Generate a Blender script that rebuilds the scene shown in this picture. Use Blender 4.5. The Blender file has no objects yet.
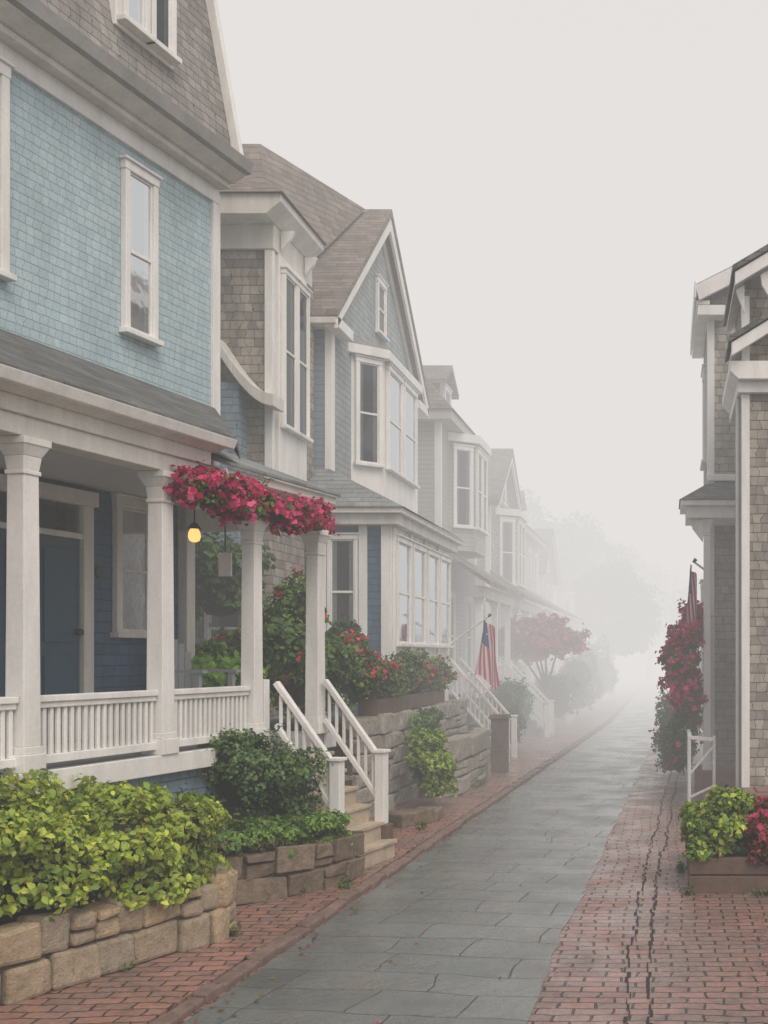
import bpy, math, random
import numpy as np
from mathutils import Vector, noise as mnoise
random.seed(7)
H = 2.0
scene = bpy.context.scene
COL = scene.collection

# ---------------------------------------------------------------- materials
def newmat(name):
    m = bpy.data.materials.new(name); m.use_nodes = True
    nt = m.node_tree
    for n in list(nt.nodes): nt.nodes.remove(n)
    out = nt.nodes.new('ShaderNodeOutputMaterial')
    return m, nt, out
def N(nt, t, **kw):
    n = nt.nodes.new(t)
    for k, v in kw.items():
        if k in n.inputs: n.inputs[k].default_value = v
        else: setattr(n, k, v)
    return n
def L(nt, a, b): nt.links.new(a, b)
def math_(nt, op, a, b=None, clamp=False):
    n = nt.nodes.new('ShaderNodeMath'); n.operation = op; n.use_clamp = clamp
    for i, x in enumerate((a, b)):
        if x is None: continue
        if isinstance(x, (int, float)): n.inputs[i].default_value = x
        else: L(nt, x, n.inputs[i])
    return n.outputs[0]
def mix_(nt, f, a, b, mode='MIX'):
    n = nt.nodes.new('ShaderNodeMix'); n.data_type = 'RGBA'; n.blend_type = mode
    for idx, x in ((0, f), (6, a), (7, b)):
        if isinstance(x, (int, float)): n.inputs[idx].default_value = x
        elif isinstance(x, (tuple, list)): n.inputs[idx].default_value = (x[0], x[1], x[2], 1)
        else: L(nt, x, n.inputs[idx])
    return n.outputs[2]
def noise_(nt, vec, scale, detail=4, rough=.55):
    n = nt.nodes.new('ShaderNodeTexNoise'); n.inputs['Scale'].default_value = scale
    n.inputs['Detail'].default_value = detail; n.inputs['Roughness'].default_value = rough
    L(nt, vec, n.inputs['Vector']); return n.outputs['Fac']
def ramp_(nt, f, lo, hi, a=0., b=1.):
    n = nt.nodes.new('ShaderNodeMapRange'); n.clamp = True
    n.inputs[1].default_value = lo; n.inputs[2].default_value = hi
    n.inputs[3].default_value = a; n.inputs[4].default_value = b
    L(nt, f, n.inputs[0]); return n.outputs[0]
def c4(c): return (c[0], c[1], c[2], 1)
def bsdf(nt, out, col, rough, bump=None, bstr=.5, bdist=.01, spec=.5):
    p = nt.nodes.new('ShaderNodeBsdfPrincipled')
    if isinstance(col, (tuple, list)): p.inputs['Base Color'].default_value = c4(col)
    else: L(nt, col, p.inputs['Base Color'])
    if isinstance(rough, (int, float)): p.inputs['Roughness'].default_value = rough
    else: L(nt, rough, p.inputs['Roughness'])
    p.inputs['Specular IOR Level'].default_value = spec
    if bump is not None:
        b = nt.nodes.new('ShaderNodeBump'); b.inputs['Strength'].default_value = bstr
        b.inputs['Distance'].default_value = bdist
        L(nt, bump, b.inputs['Height']); L(nt, b.outputs[0], p.inputs['Normal'])
    L(nt, p.outputs[0], out.inputs[0]); return p

MATS = {}
def shingle(name, c1, c2, row=.11, width=.14, rough=.8, dirt=.35, gap=.006, bd=.014, mk=.35, under0=.62):
    m, nt, out = newmat(name)
    uv = nt.nodes.new('ShaderNodeUVMap').outputs[0]
    wob = noise_(nt, uv, 6, 2)
    sep = nt.nodes.new('ShaderNodeSeparateXYZ'); L(nt, uv, sep.inputs[0])
    rowid = math_(nt, 'FLOOR', math_(nt, 'DIVIDE', sep.outputs[1], row))
    wn = nt.nodes.new('ShaderNodeTexWhiteNoise'); wn.noise_dimensions = '1D'; L(nt, rowid, wn.inputs['W'])
    x = math_(nt, 'ADD', sep.outputs[0], math_(nt, 'MULTIPLY', wn.outputs[0], width * 3))
    x = math_(nt, 'ADD', x, math_(nt, 'MULTIPLY', wob, width * 1.3))
    comb = nt.nodes.new('ShaderNodeCombineXYZ'); L(nt, x, comb.inputs[0])
    yy = math_(nt, 'ADD', sep.outputs[1], math_(nt, 'MULTIPLY', math_(nt, 'SUBTRACT', wob, .5), .014))
    L(nt, yy, comb.inputs[1])
    br = N(nt, 'ShaderNodeTexBrick'); L(nt, comb.outputs[0], br.inputs['Vector'])
    br.inputs['Color1'].default_value = c4(c1); br.inputs['Color2'].default_value = c4(c2)
    br.inputs['Mortar'].default_value = c4([v * mk for v in c1])
    br.inputs['Scale'].default_value = 1; br.inputs['Mortar Size'].default_value = gap * .5
    br.inputs['Mortar Smooth'].default_value = .3
    br.inputs['Brick Width'].default_value = width; br.inputs['Row Height'].default_value = row
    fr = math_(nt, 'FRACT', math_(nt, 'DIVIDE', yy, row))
    geo = nt.nodes.new('ShaderNodeNewGeometry')
    mp = nt.nodes.new('ShaderNodeMapping'); mp.inputs['Scale'].default_value = (1.2, 1.2, .35)
    L(nt, geo.outputs['Position'], mp.inputs[0])
    big = ramp_(nt, noise_(nt, mp.outputs[0], 1.6, 5, .65), .35, .7, 1.0 + dirt * .3, 1.0 - dirt)
    mid = ramp_(nt, noise_(nt, uv, 7, 5, .7), .35, .7, 1.0 + dirt * .25, 1.0 - dirt * .45)
    fine = ramp_(nt, noise_(nt, uv, 60, 3), .3, .7, .86, 1.1)
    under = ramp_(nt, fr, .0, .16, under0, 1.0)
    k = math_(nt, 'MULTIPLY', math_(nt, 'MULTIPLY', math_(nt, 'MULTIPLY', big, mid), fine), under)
    kk = nt.nodes.new('ShaderNodeCombineColor')
    for i in range(3): L(nt, k, kk.inputs[i])
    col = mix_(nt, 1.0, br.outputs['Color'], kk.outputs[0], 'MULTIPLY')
    hgt = math_(nt, 'SUBTRACT', math_(nt, 'SUBTRACT', 1.0, fr), br.outputs['Fac'])
    bsdf(nt, out, col, rough, hgt, .7, bd, .3)
    MATS[name] = m
def clap(name, c, row=.1, dirt=.25):
    m, nt, out = newmat(name)
    uv = nt.nodes.new('ShaderNodeUVMap').outputs[0]
    sep = nt.nodes.new('ShaderNodeSeparateXYZ'); L(nt, uv, sep.inputs[0])
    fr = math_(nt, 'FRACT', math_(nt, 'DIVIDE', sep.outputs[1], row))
    geo = nt.nodes.new('ShaderNodeNewGeometry')
    mp = nt.nodes.new('ShaderNodeMapping'); mp.inputs['Scale'].default_value = (1.2, 1.2, .35)
    L(nt, geo.outputs['Position'], mp.inputs[0])
    big = ramp_(nt, noise_(nt, mp.outputs[0], 1.6, 5, .65), .35, .7, 1.08, 1.0 - dirt)
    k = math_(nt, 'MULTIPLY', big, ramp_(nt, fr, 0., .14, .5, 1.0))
    kk = nt.nodes.new('ShaderNodeCombineColor')
    for i in range(3): L(nt, k, kk.inputs[i])
    col = mix_(nt, 1.0, c, kk.outputs[0], 'MULTIPLY')
    bsdf(nt, out, col, .6, math_(nt, 'SUBTRACT', 1.0, fr), .8, .018, .35)
    MATS[name] = m
def plain(name, c, rough=.5, var=.12, scale=3., bd=.002, spec=.5, streak=False):
    m, nt, out = newmat(name)
    geo = nt.nodes.new('ShaderNodeNewGeometry')
    mp = nt.nodes.new('ShaderNodeMapping')
    mp.inputs['Scale'].default_value = (1.5, 1.5, .3) if streak else (1, 1, 1)
    L(nt, geo.outputs['Position'], mp.inputs[0])
    n1 = noise_(nt, mp.outputs[0], scale, 6, .65)
    n2 = noise_(nt, geo.outputs['Position'], scale * 14, 3)
    k = math_(nt, 'MULTIPLY', ramp_(nt, n1, .35, .7, 1.03, 1 - var), ramp_(nt, n2, .3, .7, 1.0, 1 - var * .4))
    kk = nt.nodes.new('ShaderNodeCombineColor')
    for i in range(3): L(nt, k, kk.inputs[i])
    col = mix_(nt, 1.0, c, kk.outputs[0], 'MULTIPLY')
    bsdf(nt, out, col, rough, n2, .4, bd, spec)
    MATS[name] = m

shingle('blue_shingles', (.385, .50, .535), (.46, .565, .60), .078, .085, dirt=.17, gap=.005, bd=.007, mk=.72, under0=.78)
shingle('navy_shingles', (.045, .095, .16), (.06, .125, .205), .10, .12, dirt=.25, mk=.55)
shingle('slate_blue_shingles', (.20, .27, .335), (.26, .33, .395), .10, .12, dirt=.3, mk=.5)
shingle('grey_shingles', (.215, .195, .17), (.39, .355, .305), .115, .115, dirt=.4)
shingle('mansard_shingles', (.24, .225, .21), (.34, .32, .30), .10, .12, dirt=.3, mk=.5)
shingle('roof_shingles', (.10, .105, .105), (.17, .17, .165), .10, .18, dirt=.35, bd=.01, mk=.5)
shingle('roof_shingles_brown', (.20, .165, .145), (.28, .24, .21), .12, .22, dirt=.35, bd=.01, mk=.5)
shingle('roof_shingles_light', (.22, .235, .235), (.30, .315, .31), .12, .22, dirt=.35, bd=.01, mk=.5)
shingle('pale_shingles', (.29, .335, .345), (.37, .41, .42), .10, .12, dirt=.25, mk=.6, under0=.7)
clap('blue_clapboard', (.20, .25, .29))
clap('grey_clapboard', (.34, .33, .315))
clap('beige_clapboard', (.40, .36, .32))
plain('white_paint', (.84, .825, .795), .45, .2, 2.6, .0015, .4, True)
plain('cream_paint', (.74, .715, .66), .5, .24, 2.6, .0015, .4, True)
plain('stone_grey_paint', (.48, .46, .42), .5, .2, 2.2, .0015, .4, True)
plain('ceiling_paint', (.55, .56, .54), .6, .1)
plain('navy_door_paint', (.02, .075, .125), .35, .2)
plain('interior_dark', (.03, .032, .035), .9, .3)
plain('curtain_cloth', (.34, .34, .32), .9, .25, 9)
plain('porch_floor', (.33, .33, .32), .6, .2)
plain('tread_stone', (.52, .43, .32), .8, .35, 6, .006)
plain('brown_wood', (.16, .105, .075), .8, .4, 5, .006)
plain('grey_wood', (.22, .195, .165), .85, .4, 5, .006, .3, True)
plain('soil', (.045, .03, .02), .95, .4, 8, .03)
plain('mortar', (.13, .105, .08), .95, .3, 8, .02)
plain('bark', (.16, .13, .11), .9, .4, 9, .01)
plain('dark_metal', (.03, .03, .032), .45, .2)
plain('gutter_metal', (.34, .34, .33), .45, .25)
plain('grey_plastic', (.38, .40, .41), .5, .15)
plain('chimney_brick', (.28, .15, .12), .85, .3, 8, .01)
def stone(name, ca, cb):
    m, nt, out = newmat(name)
    geo = nt.nodes.new('ShaderNodeNewGeometry'); P = geo.outputs['Position']
    a = mix_(nt, geo.outputs['Random Per Island'], ca, cb)
    n1 = noise_(nt, P, 11, 8, .7); n2 = noise_(nt, P, 55, 5, .7)
    a = mix_(nt, ramp_(nt, n1, .42, .8), a, tuple(v * .42 for v in ca))
    moss = ramp_(nt, noise_(nt, P, 6, 6, .75), .56, .76, 0, .45)
    a = mix_(nt, moss, a, (.09, .09, .04))
    a = mix_(nt, ramp_(nt, n2, .5, .72, 0, .35), a, (.06, .045, .03))
    bsdf(nt, out, a, .8, math_(nt, 'ADD', n1, math_(nt, 'MULTIPLY', n2, .4)), .9, .035, .3)
    MATS[name] = m
stone('fieldstone', (.56, .41, .25), (.38, .32, .245))
stone('brownstone', (.19, .14, .10), (.30, .235, .17))
stone('granite_stone', (.36, .335, .29), (.48, .45, .39))
m, nt, out = newmat('window_glass')
tr = N(nt, 'ShaderNodeBsdfTransparent'); tr.inputs[0].default_value = (.80, .84, .86, 1)
gl = N(nt, 'ShaderNodeBsdfGlossy'); gl.inputs['Roughness'].default_value = .05
gl.inputs[0].default_value = (.85, .89, .92, 1)
geo = nt.nodes.new('ShaderNodeNewGeometry')
bp = nt.nodes.new('ShaderNodeBump'); bp.inputs['Strength'].default_value = .15; bp.inputs['Distance'].default_value = .01
L(nt, noise_(nt, geo.outputs['Position'], 5, 2), bp.inputs['Height']); L(nt, bp.outputs[0], gl.inputs['Normal'])
fz = N(nt, 'ShaderNodeFresnel'); fz.inputs[0].default_value = 1.45
ms = N(nt, 'ShaderNodeMixShader'); L(nt, ramp_(nt, fz.outputs[0], 0, 1, .03, .75), ms.inputs[0])
L(nt, tr.outputs[0], ms.inputs[1]); L(nt, gl.outputs[0], ms.inputs[2]); L(nt, ms.outputs[0], out.inputs[0])
MATS['window_glass'] = m
m, nt, out = newmat('lamp_glow')
e = N(nt, 'ShaderNodeEmission'); e.inputs[0].default_value = (1, .48, .15, 1); e.inputs[1].default_value = 1.6
L(nt, e.outputs[0], out.inputs[0]); MATS['lamp_glow'] = m
m, nt, out = newmat('flag_cloth')
uv = nt.nodes.new('ShaderNodeUVMap').outputs[0]
sp = nt.nodes.new('ShaderNodeSeparateXYZ'); L(nt, uv, sp.inputs[0])
st = math_(nt, 'GREATER_THAN', math_(nt, 'FRACT', math_(nt, 'MULTIPLY', sp.outputs[0], 6.5)), .5)
col = mix_(nt, st, (.60, .06, .12), (.80, .76, .77))
cant = math_(nt, 'MULTIPLY', math_(nt, 'LESS_THAN', sp.outputs[0], .54), math_(nt, 'GREATER_THAN', sp.outputs[1], .6))
vor = N(nt, 'ShaderNodeTexVoronoi'); vor.inputs['Scale'].default_value = 14; L(nt, uv, vor.inputs['Vector'])
stars = mix_(nt, math_(nt, 'LESS_THAN', vor.outputs['Distance'], .22), (.05, .07, .28), (.7, .7, .7))
col = mix_(nt, cant, col, stars)
p_ = bsdf(nt, out, col, .8)
t_ = N(nt, 'ShaderNodeBsdfTranslucent'); L(nt, col, t_.inputs[0]); ms = N(nt, 'ShaderNodeMixShader'); ms.inputs[0].default_value = .35
L(nt, p_.outputs[0], ms.inputs[1]); L(nt, t_.outputs[0], ms.inputs[2]); L(nt, ms.outputs[0], out.inputs[0]); MATS['flag_cloth'] = m
def leafmat(name, rough=.5, trans=.3):
    m, nt, out = newmat(name)
    at = nt.nodes.new('ShaderNodeAttribute'); at.attribute_name = 'tint'
    p = nt.nodes.new('ShaderNodeBsdfPrincipled'); L(nt, at.outputs['Color'], p.inputs['Base Color'])
    p.inputs['Roughness'].default_value = rough; p.inputs['Specular IOR Level'].default_value = .35
    t = nt.nodes.new('ShaderNodeBsdfTranslucent'); L(nt, at.outputs['Color'], t.inputs[0])
    ms = nt.nodes.new('ShaderNodeMixShader'); ms.inputs[0].default_value = trans
    L(nt, p.outputs[0], ms.inputs[1]); L(nt, t.outputs[0], ms.inputs[2]); L(nt, ms.outputs[0], out.inputs[0])
    MATS[name] = m
leafmat('leaf')
def brickpave(name, c1, c2, bw=.21, rh=.105, rot=0., wet=.32):
    m, nt, out = newmat(name)
    geo = nt.nodes.new('ShaderNodeNewGeometry'); P = geo.outputs['Position']
    wv = nt.nodes.new('ShaderNodeTexNoise'); wv.inputs['Scale'].default_value = .8; L(nt, P, wv.inputs['Vector'])
    add = nt.nodes.new('ShaderNodeVectorMath'); add.operation = 'MULTIPLY_ADD'
    L(nt, wv.outputs['Color'], add.inputs[0]); add.inputs[1].default_value = (.16, .16, 0); L(nt, P, add.inputs[2])
    wv2 = nt.nodes.new('ShaderNodeTexNoise'); wv2.inputs['Scale'].default_value = 9; L(nt, P, wv2.inputs['Vector'])
    add2 = nt.nodes.new('ShaderNodeVectorMath'); add2.operation = 'MULTIPLY_ADD'
    L(nt, wv2.outputs['Color'], add2.inputs[0]); add2.inputs[1].default_value = (.045, .045, 0); L(nt, add.outputs[0], add2.inputs[2])
    mp = nt.nodes.new('ShaderNodeMapping'); mp.inputs['Rotation'].default_value = (0, 0, rot); L(nt, add2.outputs[0], mp.inputs[0])
    br = N(nt, 'ShaderNodeTexBrick'); L(nt, mp.outputs[0], br.inputs['Vector'])
    br.inputs['Color1'].default_value = c4(c1); br.inputs['Color2'].default_value = c4(c2)
    br.inputs['Mortar'].default_value = (.035, .028, .024, 1); br.inputs['Scale'].default_value = 1
    br.inputs['Mortar Size'].default_value = .009; br.inputs['Mortar Smooth'].default_value = .6
    br.inputs['Brick Width'].default_value = bw; br.inputs['Row Height'].default_value = rh
    n1 = noise_(nt, P, 1.3, 6, .7); n2 = noise_(nt, P, 30, 5, .7)
    col = mix_(nt, ramp_(nt, n1, .40, .66, 0, .6), br.outputs['Color'], (.13, .10, .09))
    col = mix_(nt, ramp_(nt, n2, .42, .72, 0, .6), col, (.34, .285, .26))
    col = mix_(nt, ramp_(nt, noise_(nt, P, 7, 5, .75), .48, .7, 0, .65), col, (.085, .06, .052))
    col = mix_(nt, br.outputs['Fac'], col, (.035, .028, .024))
    hgt = math_(nt, 'ADD', math_(nt, 'MULTIPLY', math_(nt, 'SUBTRACT', 1., br.outputs['Fac']), 1.), math_(nt, 'MULTIPLY', n2, .35))
    hgt = math_(nt, 'ADD', hgt, math_(nt, 'MULTIPLY', noise_(nt, P, 5, 3), 1.2))
    rough = ramp_(nt, noise_(nt, P, 2.1, 5, .65), .4, .62, wet - .1, wet + .22)
    bsdf(nt, out, col, rough, hgt, .8, .014, .75)
    MATS[name] = m
brickpave('brick_paving', (.36, .165, .13), (.215, .115, .098))
brickpave('brick_sidewalk', (.42, .17, .115), (.27, .125, .095), rot=math.radians(-4))
m, nt, out = newmat('slate_road')
geo = nt.nodes.new('ShaderNodeNewGeometry'); P = geo.outputs['Position']
wv = nt.nodes.new('ShaderNodeTexNoise'); wv.inputs['Scale'].default_value = 1.1; wv.inputs['Detail'].default_value = 3; L(nt, P, wv.inputs['Vector'])
add = nt.nodes.new('ShaderNodeVectorMath'); add.operation = 'MULTIPLY_ADD'
L(nt, wv.outputs['Color'], add.inputs[0]); add.inputs[1].default_value = (.3, .28, 0); L(nt, P, add.inputs[2])
mp = nt.nodes.new('ShaderNodeMapping'); mp.inputs['Rotation'].default_value = (0, 0, math.radians(7)); L(nt, add.outputs[0], mp.inputs[0])
br = N(nt, 'ShaderNodeTexBrick'); L(nt, mp.outputs[0], br.inputs['Vector'])
br.inputs['Color1'].default_value = (.125, .142, .14, 1); br.inputs['Color2'].default_value = (.175, .188, .18, 1)
br.inputs['Mortar'].default_value = (.045, .044, .04, 1); br.inputs['Scale'].default_value = 1
br.inputs['Mortar Size'].default_value = .008; br.inputs['Mortar Smooth'].default_value = .9
br.inputs['Brick Width'].default_value = .85; br.inputs['Row Height'].default_value = .40; br.squash = .7; br.squash_frequency = 3
n1 = noise_(nt, P, .9, 7, .7); n2 = noise_(nt, P, 45, 5, .7); n3 = noise_(nt, P, 4, 5, .7)
col = mix_(nt, ramp_(nt, n1, .42, .62, 0, .55), br.outputs['Color'], (.08, .085, .08))
col = mix_(nt, ramp_(nt, n3, .5, .72, 0, .55), col, (.23, .235, .22))
col = mix_(nt, ramp_(nt, noise_(nt, P, 2.0, 7, .75), .52, .68, 0, .6), col, (.125, .095, .078))
col = mix_(nt, ramp_(nt, n2, .5, .7, 0, .5), col, (.06, .06, .056))
hgt = math_(nt, 'ADD', math_(nt, 'SUBTRACT', 1., br.outputs['Fac']), math_(nt, 'MULTIPLY', n2, .35))
hgt = math_(nt, 'ADD', hgt, math_(nt, 'MULTIPLY', n3, 1.6))
bsdf(nt, out, col, ramp_(nt, noise_(nt, P, 1.4, 5, .6), .4, .6, .14, .40), hgt, .6, .012, .9)
MATS['slate_road'] = m
plain('ground_earth', (.06, .065, .04), .95, .4, 2, .03)
plain('joint_dark', (.022, .018, .016), .7, .3, 8, .01)
plain('kerb_stone', (.23, .15, .12), .6, .45, 6, .01)

# ---------------------------------------------------------------- mesh helpers
class Frame:
    def __init__(s, O, a, o): s.O = O; s.a = a; s.o = o
    def P(s, a, o, z): return Vector((s.O[0] + a * s.a[0] + o * s.o[0], s.O[1] + a * s.a[1] + o * s.o[1], z))
A12 = math.radians(12)
FL = Frame((-5.75, 0), (math.sin(A12), math.cos(A12)), (math.cos(A12), -math.sin(A12)))
FS = Frame((0, 0), (0, 1), (1, 0))
FR = Frame((0, 0), (0, 1), (-1, 0))

def link(ob, parent=None):
    COL.objects.link(ob)
    if parent: ob.parent = parent
    return ob
class Bld:
    def __init__(s, name): s.name = name; s.parts = {}
    def add(s, part, mat, v, f):
        V, Fc = s.parts.setdefault((part, mat), ([], []))
        b = len(V); V.extend([tuple(x) for x in v]); Fc.extend([tuple(i + b for i in q) for q in f])
    def loops(s, part, mat, A, B):
        n = len(A); f = [tuple(range(n)), tuple(range(2 * n - 1, n - 1, -1))]
        for i in range(n):
            j = (i + 1) % n; f.append((i, i + n, j + n, j))
        s.add(part, mat, list(A) + list(B), f)
    def box(s, part, mat, F, a0, a1, o0, o1, z0, z1):
        A = [F.P(a0, o0, z0), F.P(a1, o0, z0), F.P(a1, o1, z0), F.P(a0, o1, z0)]
        s.loops(part, mat, A, [p + Vector((0, 0, z1 - z0)) for p in A])
    def taper(s, part, mat, F, a, o, r0, r1, z0, z1):
        A = [F.P(a + i * r0, o + j * r0, z0) for i, j in ((-1, -1), (1, -1), (1, 1), (-1, 1))]
        B = [F.P(a + i * r1, o + j * r1, z1) for i, j in ((-1, -1), (1, -1), (1, 1), (-1, 1))]
        s.loops(part, mat, A, B)
    def prof_o(s, part, mat, F, prof, a0, a1):
        s.loops(part, mat, [F.P(a0, o, z) for o, z in prof], [F.P(a1, o, z) for o, z in prof])
    def prof_a(s, part, mat, F, prof, o0, o1):
        s.loops(part, mat, [F.P(a, o0, z) for a, z in prof], [F.P(a, o1, z) for a, z in prof])
    def poly_z(s, part, mat, F, poly, z0, z1):
        s.loops(part, mat, [F.P(a, o, z0) for a, o in poly], [F.P(a, o, z1) for a, o in poly])
    def beam(s, part, mat, p0, p1, w, h):
        p0 = Vector(p0); p1 = Vector(p1); d = (p1 - p0).normalized()
        up = Vector((0, 0, 1)) if abs(d.z) < .99 else Vector((0, 1, 0))
        sd = d.cross(up).normalized() * w / 2; u = sd.cross(d).normalized() * h / 2
        s.loops(part, mat, [p0 - sd - u, p0 + sd - u, p0 + sd + u, p0 - sd + u], [p1 - sd - u, p1 + sd - u, p1 + sd + u, p1 - sd + u])
    def tube(s, part, mat, pts, rad, n=8):
        rings = []
        for i, p in enumerate(pts):
            p = Vector(p); d = (Vector(pts[min(i + 1, len(pts) - 1)]) - Vector(pts[max(i - 1, 0)])).normalized()
            x = d.cross(Vector((0, 1, .01)) if abs(d.y) < .9 else Vector((1, 0, 0))).normalized(); y = d.cross(x)
            rings.append([p + (x * math.cos(t) + y * math.sin(t)) * rad[i] for t in [2 * math.pi * k / n for k in range(n)]])
        V = [q for r in rings for q in r]; f = []
        for i in range(len(rings) - 1):
            for k in range(n): f.append((i * n + k, i * n + (k + 1) % n, (i + 1) * n + (k + 1) % n, (i + 1) * n + k))
        f.append(tuple(range(n))[::-1]); f.append(tuple(range(len(V) - n, len(V)))); s.add(part, mat, V, f)
    def finish(s, bevel=None):
        import bmesh
        par = bpy.data.objects.new(s.name, None); link(par)
        for (part, mat), (V, Fc) in s.parts.items():
            me = bpy.data.meshes.new(part); me.from_pydata(V, [], Fc)
            bm = bmesh.new(); bm.from_mesh(me); bmesh.ops.recalc_face_normals(bm, faces=bm.faces[:])
            uvl = bm.loops.layers.uv.new('UVMap')
            for f in bm.faces:
                f.normal_update(); n = f.normal
                if abs(n.z) > .985: t = Vector((1, 0, 0)); b = Vector((0, 1, 0))
                else:
                    t = Vector((0, 0, 1)).cross(n).normalized(); b = n.cross(t)
                    if b.z < 0: b = -b
                for l in f.loops: l[uvl].uv = (l.vert.co.dot(t) + 37, l.vert.co.dot(b) + 31)
            bm.to_mesh(me); bm.free(); me.materials.append(MATS[mat])
            ob = bpy.data.objects.new(part, me); link(ob, par)
            if bevel and mat in ('white_paint', 'cream_paint', 'tread_stone', 'brown_wood', 'fieldstone', 'brownstone', 'granite_stone', 'navy_door_paint', 'kerb_stone'):
                md = ob.modifiers.new('bevel', 'BEVEL'); md.width = bevel; md.segments = 2; md.limit_method = 'ANGLE'
        return par

def win(B, F, a0, a1, z0, z1, o=0., c=.065, cols=1, curtain=True, blind=0., trim='white_paint', rows=2, cap=True):
    T = 'window_trim'
    B.box(T, trim, F, a0, a0 + c, o + .001, o + .06, z0 + .05, z1 - c)
    B.box(T, trim, F, a1 - c, a1, o + .001, o + .06, z0 + .05, z1 - c)
    B.box(T, trim, F, a0 - .008, a1 + .008, o + .001, o + .066, z1 - c, z1 + .02)
    if cap: B.box(T, trim, F, a0 - .03, a1 + .03, o + .001, o + .09, z1 + .02, z1 + .045)
    B.box(T, trim, F, a0 - .03, a1 + .03, o + .001, o + .10, z0, z0 + .05)
    ia0, ia1, iz0, iz1 = a0 + c, a1 - c, z0 + .05, z1 - c
    B.box('window_interior', 'interior_dark', F, ia0, ia1, o + .001, o + .004, iz0, iz1)
    if curtain:
        w = (ia1 - ia0)
        for s0, s1 in ((ia0 + .002, ia0 + w * .24), (ia1 - w * .24, ia1 - .002)):
            k = 6
            for i in range(k):
                x0 = s0 + (s1 - s0) * i / k; x1 = s0 + (s1 - s0) * (i + .8) / k
                B.box('curtains', 'curtain_cloth', F, x0, x1, o + .006, o + .010 + .006 * (i % 2), iz0, iz1)
    if blind > 0:
        B.box('blind', 'curtain_cloth', F, ia0 + .004, ia1 - .004, o + .017, o + .019, iz1 - (iz1 - iz0) * blind, iz1)
    g = o + .026
    B.add('window_glass', 'window_glass', [F.P(ia0, g, iz0), F.P(ia1, g, iz0), F.P(ia1, g, iz1), F.P(ia0, g, iz1)], [(0, 1, 2, 3)])
    sb = .022
    B.box(T, trim, F, ia0, ia0 + sb, o + .02, o + .042, iz0, iz1)
    B.box(T, trim, F, ia1 - sb, ia1, o + .02, o + .042, iz0, iz1)
    B.box(T, trim, F, ia0 + sb, ia1 - sb, o + .02, o + .041, iz0, iz0 + sb * 1.5)
    B.box(T, trim, F, ia0 + sb, ia1 - sb, o + .02, o + .041, iz1 - sb, iz1)
    for r in range(1, rows):
        zz = iz0 + (iz1 - iz0) * r / rows
        B.box(T, trim, F, ia0 + sb, ia1 - sb, o + .021, o + .045, zz - .018, zz + .018)
    for k in range(1, cols):
        x = ia0 + (ia1 - ia0) * k / cols
        B.box(T, trim, F, x - .01, x + .01, o + .0215, o + .039, iz0, iz1)

def column(B, F, a, o, z0, z1, r=.1, mat='white_paint'):
    B.box('column', mat, F, a - r * 1.3, a + r * 1.3, o - r * 1.3, o + r * 1.3, z0, z0 + .12)
    B.taper('column', mat, F, a, o, r * 1.12, r * 1.12, z0 + .12, z0 + .17)
    B.taper('column', mat, F, a, o, r, r * .88, z0 + .17, z1 - .24)
    B.taper('column', mat, F, a, o, r * 1.02, r * 1.02, z1 - .24, z1 - .21)
    B.taper('column', mat, F, a, o, r * .9, r * 1.05, z1 - .21, z1 - .12)
    B.taper('column', mat, F, a, o, r * 1.05, r * 1.5, z1 - .12, z1 - .05)
    B.taper('column', mat, F, a, o, r * 1.6, r * 1.6, z1 - .05, z1 - .001)

def railing(B, F, a0, a1, o, z0, z1, sp=.07, w=.035, mat='white_paint'):
    B.box('railing', mat, F, a0, a1, o - .045, o + .045, z1 - .045, z1)
    B.box('railing', mat, F, a0, a1, o - .028, o + .028, z1 - .085, z1 - .046)
    B.box('railing', mat, F, a0, a1, o - .035, o + .035, z0, z0 + .06)
    n = max(1, int((a1 - a0) / sp)); st = (a1 - a0) / n
    for i in range(n):
        x = a0 + st * (i + .5)
        B.box('balusters', mat, F, x - w / 2, x + w / 2, o - .014, o + .014, z0 + .059, z1 - .084)

def stair(B, F, a0, a1, o0, ztop, zbot, n, run, mat='tread_stone', rails=(True, True), rh=.72, newel_o=None, posts=True, rm='white_paint'):
    rise = (ztop - zbot) / n
    for i in range(n):
        zt = ztop - rise * (i + 1)
        if zt - zbot < .01: continue
        B.box('steps', mat, F, a0 + .02, a1 - .02, o0 + i * run, o0 + (i + 1) * run, zbot - .05, zt - .035)
        B.box('treads', mat, F, a0, a1, o0 + i * run - .0, o0 + (i + 1) * run + .02, zt - .034, zt)
    tot = n * run if newel_o is None else newel_o
    slope = rise / run
    for k, a in enumerate((a0 - .03, a1 + .03)):
        if not rails[k]: continue
        zt = ztop + rh; zb = ztop - slope * tot + rh
        B.beam('stair_rail', rm, F.P(a, o0 + .03, zt - .04), F.P(a, o0 + tot, zb - .02), .06, .05)
        B.beam('stair_rail', rm, F.P(a, o0 + .03, ztop + .14), F.P(a, o0 + tot, zb - rh + .14), .045, .045)
        nb = int(tot / .085)
        for i in range(1, nb + 1):
            oo = o0 + tot * i / (nb + 1); zz = ztop - slope * (oo - o0)
            B.box('balusters', rm, F, a - .013, a + .013, oo - .014, oo + .014, zz + .14, zz + rh - .05)
        if posts:
            B.box('newel', rm, F, a - .05, a + .05, o0 + tot - .04, o0 + tot + .06, zb - rh - .08, zb + .05)
            B.box('newel', rm, F, a - .068, a + .068, o0 + tot - .058, o0 + tot + .078, zb + .05, zb + .08)
            B.box('stringer', 'brown_wood', F, a - .07, a + .07, o0 + tot - .25, o0 + tot + .10, zbot - .05, zb - rh - .081)

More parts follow.
